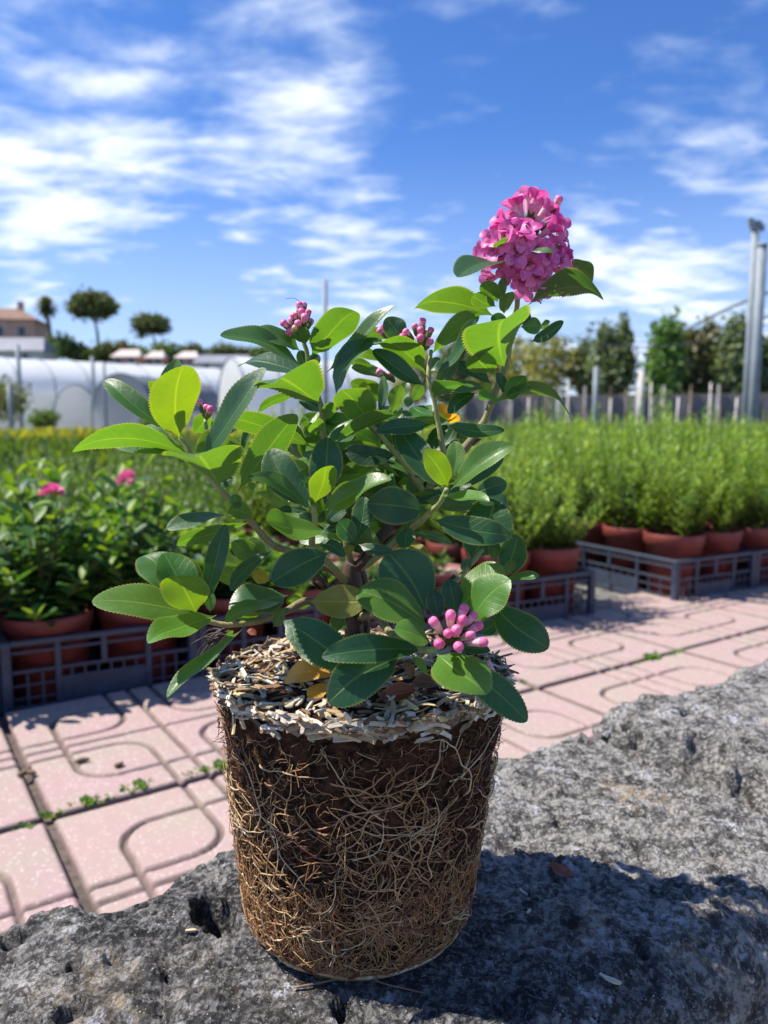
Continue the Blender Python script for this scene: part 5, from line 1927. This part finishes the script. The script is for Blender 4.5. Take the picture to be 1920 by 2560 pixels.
# ================================================================== far background
M['film'] = simple_mat('white_film', (.80, .82, .84), .45, .06, .3)
M['film2'] = simple_mat('milky_film', (.74, .76, .72), .5, .12, .5)
for nm, wt in (('film', .35), ('film2', .5)):       # thin film lets the daylight through
    t_ = M[nm].node_tree
    tr_ = t_.nodes.new('ShaderNodeBsdfTranslucent')
    tr_.inputs['Color'].default_value = (.86, .87, .84, 1)
    mx_ = t_.nodes.new('ShaderNodeMixShader')
    mx_.inputs[0].default_value = wt
    t_.links.new(t_.nodes['Principled BSDF'].outputs[0], mx_.inputs[1])
    t_.links.new(tr_.outputs[0], mx_.inputs[2])
    t_.links.new(mx_.outputs[0], t_.nodes['Material Output'].inputs[0])
M['net'] = simple_mat('grey_shade_net', (.16, .17, .19), .8, .2, .6)
M['steel'] = simple_mat('galvanised_steel', (.20, .235, .26), .6, .15, 6, 0, .01, 0.0)
M['concrete'] = simple_mat('concrete_post', (.48, .45, .40), .85, .15, 8)
M['wallpink'] = simple_mat('pink_render', (.50, .30, .24), .9, .1, .6)
M['rooftile'] = simple_mat('brown_roof', (.22, .13, .09), .9, .25, 1.0)
M['glass'] = simple_mat('window_dark', (.05, .05, .06), .2, .1, 1)
M['roofgrey'] = simple_mat('grey_roof', (.22, .23, .27), .7, .15, .4)
M['roofpale'] = simple_mat('pale_roof', (.55, .46, .42), .8, .12, .6)
M['barkfar'] = simple_mat('tree_bark', (.15, .115, .085), .9, .3, 2)
M['treeleaf'] = leaf_mat('tree_leaf', 'vcol', False, .25, under=.15, rough=.6)


# hill at the left
V, Q = [], []
xs, ys = np.linspace(-230, 60, 60), np.linspace(68, 260, 30)
for x in xs:
    for y in ys:
        f = 1 / (1 + math.exp(-(y - 88) / 5))
        g = 1 / (1 + math.exp((x + 22) / 9))
        V.append((x, y, -1 + f * (2.5 + 7.6 * g) + .5 * math.sin(x * .13) * f))
for i in range(59):
    for j in range(29):
        q = i * 30 + j
        Q.append((q, q + 30, q + 31, q + 1))
M['hill'] = simple_mat('hillside', (.075, .11, .035), .95, .5, .25, .6, .3)
obj('hill', mk('hill', V, np.array(Q), M['hill']), kind='structure')


def tunnel(name, label, cat, p0, p1, width, eave, ridge, cover, gable, ribs=6, wall=None):
    """film tunnel from p0 to p1 (ground centre line); front gable at p0"""
    p0, p1 = np.array(p0, float), np.array(p1, float)
    ax = p1 - p0
    Ln = np.linalg.norm(ax)
    ax /= Ln
    side = np.array([-ax[1], ax[0]])
    root = thing(name, label, cat, (p0[0], p0[1], 0), math.atan2(ax[1], ax[0]))
    na = 13
    an = np.linspace(0, math.pi, na)
    prof = [(math.cos(a) * width / 2, eave + math.sin(a) * (ridge - eave)) for a in an]
    V, Q = [], []
    for i, s in enumerate(np.linspace(0, Ln, 12)):
        for (u, z) in prof:
            V.append((s, u, z + .04 * math.sin(i * 2.1 + u)))
    for i in range(11):
        for j in range(na - 1):
            q = i * na + j
            Q.append((q, q + 1, q + na + 1, q + na))
    obj('cover', mk('cover', V, np.array(Q), cover), root)
    w_m = wall or gable
    for s in (-1, 1):
        V = [(0, s * width / 2, -.5), (Ln, s * width / 2, -.5), (Ln, s * width / 2, eave), (0, s * width / 2, eave)]
        obj('side_wall', mk('side_wall', V, np.array([[0, 1, 2, 3]]), w_m), root)
    for x in (0.02, Ln - .02):
        V = [(x, 0, eave * .5)] + [(x, u, z) for u, z in prof] + [(x, -width / 2, -.5), (x, width / 2, -.5)]
        m_ = len(V) - 1
        T = [(0, 1 + k, 1 + (k + 1) % m_) for k in range(m_)]
        obj('gable', mk('gable', V, np.array(T), gable, smooth_=False), root)
    for s in np.linspace(0, Ln, ribs):
        P = [(s, u * 1.006, z + .03) for u, z in prof]
        P = [(s, width / 2 * 1.006, -.3)] + P + [(s, -width / 2 * 1.006, -.3)]
        obj('hoop', MB().tube(P, .05, 5).mesh('hoop', M['steel'], color=False), root)
    return root


gl = lambda x, y, Y: dp(x, y, Y)
a = gl(-160, 900, 56)
b = gl(560, 900, 74)
tunnel('greenhouse', 'long white-roofed greenhouse stretching below the hill', 'greenhouse', (a.x, a.y), (b.x, b.y), 10, 2.75, 5.5, M['film'], M['film2'], 12)
a, b = gl(165, 900, 47), gl(150, 900, 62)
tunnel('greenhouse', 'small milky film tunnel with its arched end beside the netted tunnel', 'greenhouse', (a.x, a.y), (b.x, b.y), 2.5, 1.0, 2.85, M['film'], M['film2'], 4)
a, b = gl(262, 900, 44), gl(430, 900, 56)
tunnel('greenhouse', 'film tunnel draped with dark grey shade net', 'greenhouse', (a.x, a.y), (b.x, b.y), 3.5, 1.3, 3.35, M['net'], M['film2'], 5)
a, b = gl(500, 900, 47), gl(850, 900, 52)
tunnel('greenhouse', 'bright white tunnel rising behind the shrub', 'greenhouse', (a.x, a.y), (b.x, b.y), 6.0, 1.5, 4.5, M['film'], M['film2'], 6)

# house on the hill
hb = dp(20, 770, 118)
house = thing('house', 'pink house with brown hipped roof and chimney on the hill', 'house', (hb.x, hb.y, hb.z - 1), .18)
HW, HD_, HH = 9.5, 8, 6.0
obj('wall', MB().box((0, 0, HH / 2), (HW, HD_, HH)).mesh('wall', M['wallpink'], False, False), house)
V = [(-HW / 2 - .6, -HD_ / 2 - .6, HH), (HW / 2 + .6, -HD_ / 2 - .6, HH), (HW / 2 + .6, HD_ / 2 + .6, HH), (-HW / 2 - .6, HD_ / 2 + .6, HH), (-1.8, 0, HH + 2.1), (1.8, 0, HH + 2.1)]
rf = obj('roof', mk('roof', V, [np.array([[0, 1, 5, 4], [2, 3, 4, 5], [3, 2, 1, 0]]), np.array([[1, 2, 5], [3, 0, 4]])], M['rooftile'], smooth_=False), house)
obj('chimney', MB().box((2.0, 0, HH + 2.2), (.8, .8, 1.8)).mesh('chimney', M['wallpink'], False, False), rf)
for x in (-3.2, 0, 3.0):
    for z in (1.9, 4.3):
        wn = obj('window', MB().box((x, -HD_ / 2 - .03, z), (1.25, .12, 1.7)).mesh('window', M['roofpale'], False, False), house)
        obj('pane', MB().box((x, -HD_ / 2 - .10, z), (.95, .04, 1.4)).mesh('pane', M['glass'], False, False), wn)


def shed(x0, x1, ytop, ybot, Y, mat, label, cat='building'):
    a, b = dp(x0, ybot, Y), dp(x1, ybot, Y)
    zt = dp(x0, ytop, Y).z
    c = (a + b) / 2
    L_ = (b - a).length
    h = zt - a.z
    root = thing('shed', label, cat, (c.x, c.y, a.z - .8), 0)
    obj('wall', MB().box((0, 2, (h * .35 + .8) / 2), (L_, 4, h * .35 + .8)).mesh('wall', M['wallpink'] if mat is not M['roofgrey'] else M['concrete'], False, False), root)
    z0 = h * .35 + .8
    V = [(-L_ / 2 - .3, -.3, z0 - .1), (L_ / 2 + .3, -.3, z0 - .1), (L_ / 2 + .3, 4.3, z0 - .1), (-L_ / 2 - .3, 4.3, z0 - .1), (-L_ / 2 + .5, 2, h + .8), (L_ / 2 - .5, 2, h + .8)]
    obj('roof', mk('roof', V, [np.array([[0, 1, 5, 4], [2, 3, 4, 5], [3, 2, 1, 0]]), np.array([[1, 2, 5], [3, 0, 4]])], mat, smooth_=False), root)
    for s in (-.28, .22):
        wn = obj('window', MB().box((s * L_, -.03, z0 * .55), (.9, .1, .8)).mesh('window', M['roofpale'], False, False), root)
        obj('pane', MB().box((s * L_, -.09, z0 * .55), (.7, .04, .62)).mesh('pane', M['glass'], False, False), wn)


shed(-40, 92, 726, 772, 104, M['roofgrey'], 'long low grey roof in front of the pink house')
shed(243, 300, 752, 778, 108, M['roofpale'], 'low building with pale pink roof between the pines')
shed(315, 352, 755, 780, 108, M['roofpale'], 'small pale-roofed hut under the leaning pine')
shed(420, 540, 764, 792, 100, M['roofgrey'], 'long grey roof at the foot of the wooded hill')
shed(380, 425, 756, 780, 106, M['roofpale'], 'little pale roof beside the long grey roof')


# ---------------------------------------------------------------- trees
def crown_mesh(blobs, n, lr, cols, seed, sun_bias=True):
    """leaf clumps filling a set of ellipsoids (centre, radii), denser toward the skin"""
    r = random.Random(seed)
    Vs, Ts, Cs = [], [], []
    wts = [b[1][0] * b[1][1] * b[1][2] for b in blobs]
    k = 0
    for q in range(n):
        c, rd = r.choices(blobs, wts)[0]
        d = np.array([r.gauss(0, 1), r.gauss(0, 1), r.gauss(0, 1)])
        d /= np.linalg.norm(d)
        rad_ = (.45 + .6 * r.random() ** .6) * (1 + .22 * math.sin(d[0] * 7 + d[2] * 5 + seed) + .12 * math.sin(d[1] * 13 + d[2] * 11))
        p = np.array(c) + d * np.array(rd) * rad_
        cc = np.array(r.choice(cols)) * r.uniform(.7, 1.3)
        for m_ in range(3):
            l = r.uniform(*lr)
            a = np.array([r.gauss(0, 1), r.gauss(0, 1), r.gauss(.3, .7)])
            a /= np.linalg.norm(a)
            s = np.cross(a, [r.gauss(0, 1), r.gauss(0, 1), r.gauss(0, 1)])
            s /= np.linalg.norm(s) + 1e-9
            o = p + np.array([r.gauss(0, 1), r.gauss(0, 1), r.gauss(0, 1)]) * l * .5
            Vs += [o - s * l * .25, o + a * l * .5 - s * l * .42, o + a * l, o + a * l * .5 + s * l * .42]
            Cs += [cc] * 4
            Ts.append((k, k + 1, k + 2, k + 3))
            k += 4
    return MB().add(np.array(Vs), np.array(Ts), None, np.clip(np.array(Cs), 0, 1)).mesh('crown', M['treeleaf'])


def tree(name, label, base, trunk, blobs, n, lr, cols, seed, limbs=(), group=None, r0=.3, cat='tree'):
    root = thing(name, label, cat, base, 0, group)
    mb = MB().tube(catmull(trunk, 12), np.linspace(r0, r0 * .55, 12), 8)
    for l_ in limbs:
        mb.tube(catmull(l_, 8), np.linspace(r0 * .5, r0 * .15, 8), 6)
    obj('trunk', mb.mesh('trunk', M['barkfar'], color=False), root)
    obj('crown', crown_mesh(blobs, n, lr, [tuple(1.3 * x for x in c_) for c_ in cols], seed), root)
    return root


PINE = [(.050, .075, .022), (.065, .085, .025), (.040, .062, .020), (.08, .095, .03)]
BUSH = [(.06, .12, .022), (.08, .15, .03), (.045, .095, .02), (.10, .15, .04)]
Yp = 118
k_ = Yp / 1661.0
b = dp(212, 765, Yp)
tree('pine_tree', 'tall umbrella pine with wide rounded crown on the hill', (b.x, b.y, b.z - .5), [(0, 0, 0), (.05, 0, 3), (-.2, 0, 5.2)],
     [((-.4, 0, 7.6), (3.2, 3.0, 1.7)), ((-1.3, 0, 7.9), (1.9, 2, 1.3)), ((.9, .2, 7.7), (2.0, 2, 1.3))], 1500, (.35, .7), PINE, 3,
     [[(-.2, 0, 5), (-1.2, 0, 6.4), (-2.2, 0, 7.2)], [(-.2, 0, 5), (.6, 0, 6.2), (1.6, 0, 7.2)], [(-.2, 0, 5), (-.3, .5, 7)]], r0=.30)
b = dp(335, 772, Yp)
tree('pine_tree', 'smaller umbrella pine with lopsided leaning crown on the hill', (b.x, b.y, b.z - .5), [(0, 0, 0), (.1, 0, 2.2), (-.2, 0, 4.0)],
     [((-.6, 0, 5.5), (2.4, 2.2, 1.15)), ((.6, 0, 5.0), (1.6, 1.6, 1.0)), ((-2.0, 0, 4.9), (.8, 1.1, 1.3))], 1100, (.3, .6), PINE, 5,
     [[(-.2, 0, 4), (-1.0, 0, 4.6), (-1.8, 0, 5)], [(-.2, 0, 4), (.6, 0, 4.6), (1.1, 0, 5.0)]], r0=.24)
# palm
b = dp(112, 772, 112)
palm = thing('palm_tree', 'slender palm with bushy head beside the pink house', 'tree', (b.x, b.y, b.z - .5))
obj('trunk', MB().tube(catmull([(0, 0, 0), (-.1, 0, 3), (-.45, 0, 7.6)], 12), np.linspace(.42, .30, 12), 9).mesh('trunk', M['barkfar'], color=False), palm)
fr = MB()
for k in range(58):
    a = k * 2.399
    el = -1.0 + 2.5 * (k / 58)
    d = np.array([math.cos(a) * math.cos(el), math.sin(a) * math.cos(el), math.sin(el)])
    P = catmull([(-.45, 0, 7.7), np.array([-.45, 0, 7.7]) + d * 1.0, np.array([-.45, 0, 7.6]) + d * 1.85 + np.array([0, 0, -.25 if el > 0 else -.1])], 7)
    s = np.cross(d, [0, 0, 1.0])
    s /= np.linalg.norm(s) + 1e-9
    V, Q = [], []
    for i, p in enumerate(P):
        w_ = .36 * math.sin(math.pi * (.1 + .85 * i / 6))
        V += [p - s * w_ + np.array([0, 0, -.08]), p, p + s * w_ + np.array([0, 0, -.08])]
    for i in range(6):
        for j in range(2):
            Q.append((i * 3 + j, i * 3 + j + 1, i * 3 + j + 4, i * 3 + j + 3))
    fr.add(V, Q, None, random.choice(PINE + [(.06, .10, .025)]))
obj('crown', fr.mesh('crown', M['treeleaf']), palm, kind='stuff')
for (x, y, w_, h_, lab, cols) in ((135, 750, 38, 34, 'bright green rounded tree behind the palm', BUSH), (172, 765, 32, 22, 'dark clipped bush between palm and tall pine', PINE), (228, 762, 26, 26, 'round dark tree at the foot of the tall pine', PINE), (268, 762, 24, 26, 'brownish bush between the two pines', [(.08, .07, .03), (.06, .08, .03)]),
                              (300, 768, 26, 20, 'low green bush left of the leaning pine', BUSH), (352, 764, 32, 26, 'wide green tree under the leaning pine', BUSH), (372, 770, 24, 20, 'small green bush right of the leaning pine', BUSH), (418, 764, 28, 22, 'rounded dark tree behind the grey roof', PINE), (478, 764, 34, 22, 'rounded tree standing free behind the grey roof', PINE), (520, 768, 30, 18, 'distant tree at the right end of the hill', PINE), (395, 774, 22, 14, 'little hedge bush on the hill edge', BUSH), (560, 770, 34, 22, 'pale distant tree above the white tunnel', BUSH), (200, 772, 30, 12, 'hedge bush above the long white greenhouse', BUSH)):
    Y = 112
    c = dp(x, y, Y)
    rx, rz = w_ * Y / 1661 / 1.0, h_ * Y / 1661 / 1.0
    tree('bush', lab, (c.x, c.y, c.z - rz * .9), [(0, 0, -.6), (0, 0, rz * .3), (0, 0, rz * .6)], [((0, 0, rz * .9), (rx * .8, rx * .7, rz * .75)), ((rx * .3, 0, rz * .8), (rx * .5, rx * .5, rz * .5))], 420, (.3, .6), cols, int(x), r0=.14)
# small trees at the left edge by the tunnels
for (x, Y, h_, w_, lab) in ((28, 40, 2.7, 1.1, 'olive-green small tree by the blue post'), (-30, 36, 2.6, 1.3, 'olive-green small tree at the field end'), (98, 44, 1.25, .8, 'dark green shrub in front of the milky tunnel'), (330, 42, .8, .6, 'low shrub at the foot of the netted tunnel')):
    c = dp(x, 913 + .575 * 1661 / Y, Y)
    tree('small_tree', lab, (c.x, c.y, -.03), [(0, 0, 0), (.05, 0, h_ * .3), (0, 0, h_ * .5)], [((0, 0, h_ * .66), (w_ * .8, w_ * .8, h_ * .34)), ((-w_ * .3, 0, h_ * .5), (w_ * .6, w_ * .6, h_ * .25))], 420, (.10, .22), [(.10, .12, .04), (.13, .14, .05), (.07, .10, .03)] if Y < 41 else BUSH, int(x) + 60, r0=.06)

# ---------------------------------------------------------------- trees, fence and poles at the right
COLT = [((.085, .125, .06), (.11, .15, .07), (.065, .10, .05)), ((.075, .155, .035), (.10, .19, .045), (.055, .12, .03)), ((.13, .115, .07), (.105, .115, .06), (.085, .105, .05)), ((.17, .18, .055), (.13, .15, .045), (.20, .20, .07))]
RT = [(1185, 720, 872, 56, 3, 26, 'yellow-green loose tree left of the column trees'), (1120, 735, 880, 50, 3, 28, 'thin yellow-green tree half behind the flowering shoot'), (1282, 720, 875, 46, 0, 26, 'grey-green bushy column tree with twin tops'), (1320, 692, 872, 40, 0, 25, 'grey-green pointed tree beside the twin-topped one'), (1432, 692, 872, 30, 1, 24, 'fresh green column tree, brightest of the row'),
      (1474, 722, 868, 34, 2, 25, 'brownish half-dry column tree in the row'), (1522, 704, 868, 36, 2, 25, 'dark brown-green column tree behind the fence'), (1582, 694, 872, 34, 0, 24, 'dark green column tree beside the steel poles'), (1652, 735, 880, 34, 0, 24, 'dark green column tree past the steel poles'), (1060, 740, 880, 44, 3, 29, 'pale tree showing between the shrub leaves'), (985, 735, 880, 44, 0, 30, 'greyish tree behind the middle of the shrub'), (900, 745, 880, 40, 3, 31, 'faint pale tree behind the budded shoots')]
for k, (x, yt, yb, w_, ci, Y, lab) in enumerate(RT):
    g = dp(x, 913, Y)
    zt, zb = dp(x, yt, Y).z, dp(x, yb, Y).z
    rx = w_ * Y / 1661 * 1.0
    h_ = zt - zb
    bl = [((0, 0, zb + h_ * .52), (rx, rx, h_ * .46)), ((rx * .2, 0, zb + h_ * .74), (rx * .6, rx * .6, h_ * .28)), ((-rx * .3, 0, zb + h_ * .32), (rx * .8, rx * .8, h_ * .28))]
    if 'twin' in lab:
        bl = [((0, 0, zb + h_ * .4), (rx, rx, h_ * .36)), ((-rx * .5, 0, zb + h_ * .65), (rx * .4, rx * .4, h_ * .3)), ((rx * .45, 0, zb + h_ * .75), (rx * .4, rx * .4, h_ * .28))]
    n = 1700 if ci != 3 else 560
    tree('column_tree' if ci != 3 else 'loose_tree', lab, (g.x, g.y, -.03), [(0, 0, 0), (.04, 0, zb * .6), (0, 0, zb + h_ * .5)], bl, n, (.09, .21), COLT[ci], 300 + k, r0=.055)

# long screen fence: posts, rails and net panels
fx0, fx1 = dp(1000, 913, 24), dp(1800, 913, 21)
fence = thing('screen_fence', 'long dark grey net fence with pale posts below the column trees', 'fence', (fx0.x, fx0.y, 0), math.atan2(fx1.y - fx0.y, fx1.x - fx0.x))
FL = (fx1 - fx0).length
M['fnet'] = simple_mat('dark_fence_net', (.115, .115, .12), .9, .35, 1.6)
nb = 15
for k in range(nb):
    u = FL * k / (nb - 1)
    boxpart('post', fence, (u, -.05, .80), (.07, .07, 1.7), M['concrete'] if k % 3 else M['barkfar'])
    if k < nb - 1:
        boxpart('net_panel', fence, (u + FL / (nb - 1) / 2, .02, .70), (FL / (nb - 1) - .08, .02, 1.30), M['fnet'])
        boxpart('rail', fence, (u + FL / (nb - 1) / 2, .05, 1.37), (FL / (nb - 1), .04, .05), M['barkfar'])
# slim tree stakes before the fence
for k, x in enumerate((1095, 1140, 1178, 1225, 1262, 1318, 1352, 1405, 1440, 1462, 1490, 1530, 1553, 1588)):
    Y = 19.5 + (k % 3) * .4
    c = dp(x, 913, Y)
    o = obj('stake', MB().tube([(0, 0, 0), (random.uniform(-.02, .02), 0, .5), (random.uniform(-.03, .03), 0, 1.05 + .2 * (k % 4))], [.035, .03, .026], 6).mesh('stake', M['concrete'] if k % 2 else M['barkfar'], color=False), None, (c.x, c.y, -.03))
    tag(o, 'pale slim stake standing in front of the dark net fence' if k % 2 else 'brown slim stake standing in front of the dark net fence', 'stake', 'pale stakes before the fence' if k % 2 else 'brown stakes before the fence')


def post(name, x0, y0, x1, y1, Y, r, mat, lab, cat='post', cap=True):
    g = dp(x1, y1, Y)
    t = dp(x0, y0, Y)
    root = thing(name, lab, cat, (g.x, g.y, -.03))
    h = t.z + .03
    obj('shaft', MB().tube([(0, 0, 0), (0, 0, h * .5), (0, 0, h)], r, 12).mesh('shaft', mat, color=False), root)
    if cap:
        obj('base_plate', MB().box((0, 0, .02), (r * 4, r * 4, .04)).mesh('base_plate', mat, False, False), root)
    return root, h


p1, h1 = post('steel_pole', 1625, 492, 1610, 905, 9.0, .042, M['steel'], 'taller slim steel pole with a clamp at its top')
mb = MB()
mb.box((0, 0, h1 + .02), (.10, .08, .10)).box((-.06, 0, h1 + .06), (.05, .05, .08)).box((.06, -.01, h1 + .0), (.05, .05, .07))
mb.tube([(-.09, 0, h1 + .09), (.02, 0, h1 + .03), (.10, 0, h1 - .03)], .015, 6)
obj('clamp', mb.mesh('clamp', M['steel'], False, False), p1)
p2, h2 = post('steel_pole', 1641, 533, 1626, 905, 8.8, .055, M['steel'], 'thicker steel pole standing against the taller one')
obj('cap', MB().tube([(0, 0, h2), (0, 0, h2 + .03)], .062, 12).mesh('cap', M['steel'], color=False), p2)
post('steel_post', 1287, 792, 1284, 925, 15, .05, M['steel'], 'single grey steel post in the green field')
post('concrete_post', 1384, 800, 1382, 912, 15, .06, M['concrete'], 'pale square-looking post right of the grey steel post')
post('steel_post', 705, 605, 704, 880, 24, .07, M['steel'], 'grey pole rising behind the left budded shoot')
post('steel_post', 28, 832, 26, 938, 30, .09, M['steel'], 'bluish steel post at the yellow field by the small trees')
post('steel_post', 40, 745, 46, 900, 46, .12, M['steel'], 'thin grey post before the long greenhouse')
post('steel_post', 199, 770, 205, 905, 46, .10, M['steel'], 'thin grey post beside the milky tunnel')
post('steel_post', 226, 782, 229, 905, 43, .08, M['steel'], 'thin grey post at the netted tunnel')
post('steel_post', 655, 860, 655, 930, 22, .07, M['steel'], 'grey post behind the shrub stems')
post('steel_post', 1205, 860, 1204, 925, 18, .035, M['steel'], 'thin short grey post near the yellow-green tree')
# bare hoops of an open tunnel at the right
for k, (pts, Y) in enumerate(((((1400, 800), (1470, 722), (1545, 680), (1600, 655), (1659, 632), (1760, 615), (1880, 640)), 30), (((1480, 820), (1560, 730), (1620, 700), (1659, 684), (1740, 665), (1860, 690)), 32))):
    P = [dp(x, y, Y) for x, y in pts]
    P = [Vector((P[0].x - .06, P[0].y, -.03))] + P + [Vector((P[-1].x + .3, P[-1].y, -.03))]
    o = obj('tunnel_hoop', MB().tube(catmull(P, 40), .062, 8).mesh('tunnel_hoop', M['steel'], color=False))
    tag(o, ('upper' if k == 0 else 'lower') + ' bare bent steel hoop arching past the steel poles', 'hoop')
# cables
for k, (a, b, Y0, Y1, lab) in enumerate((((1180, 712), (1420, 735), 24, 24, 'dark cable sagging between the loose tree and the column trees'), ((1180, 720), (1480, 760), 25, 24, 'lower dark cable sagging to the column trees'), ((1300, 745), (1659, 700), 23, 18, 'dark cable running behind the column trees'))):
    p, q = dp(*a, Y0), dp(*b, Y1)
    P = [p.lerp(q, t) - Vector((0, 0, .25 * math.sin(math.pi * t))) for t in np.linspace(0, 1, 16)]
    tag(obj('cable', MB().tube(P, .012, 5).mesh('cable', M['glass'], color=False)), lab, 'cable')
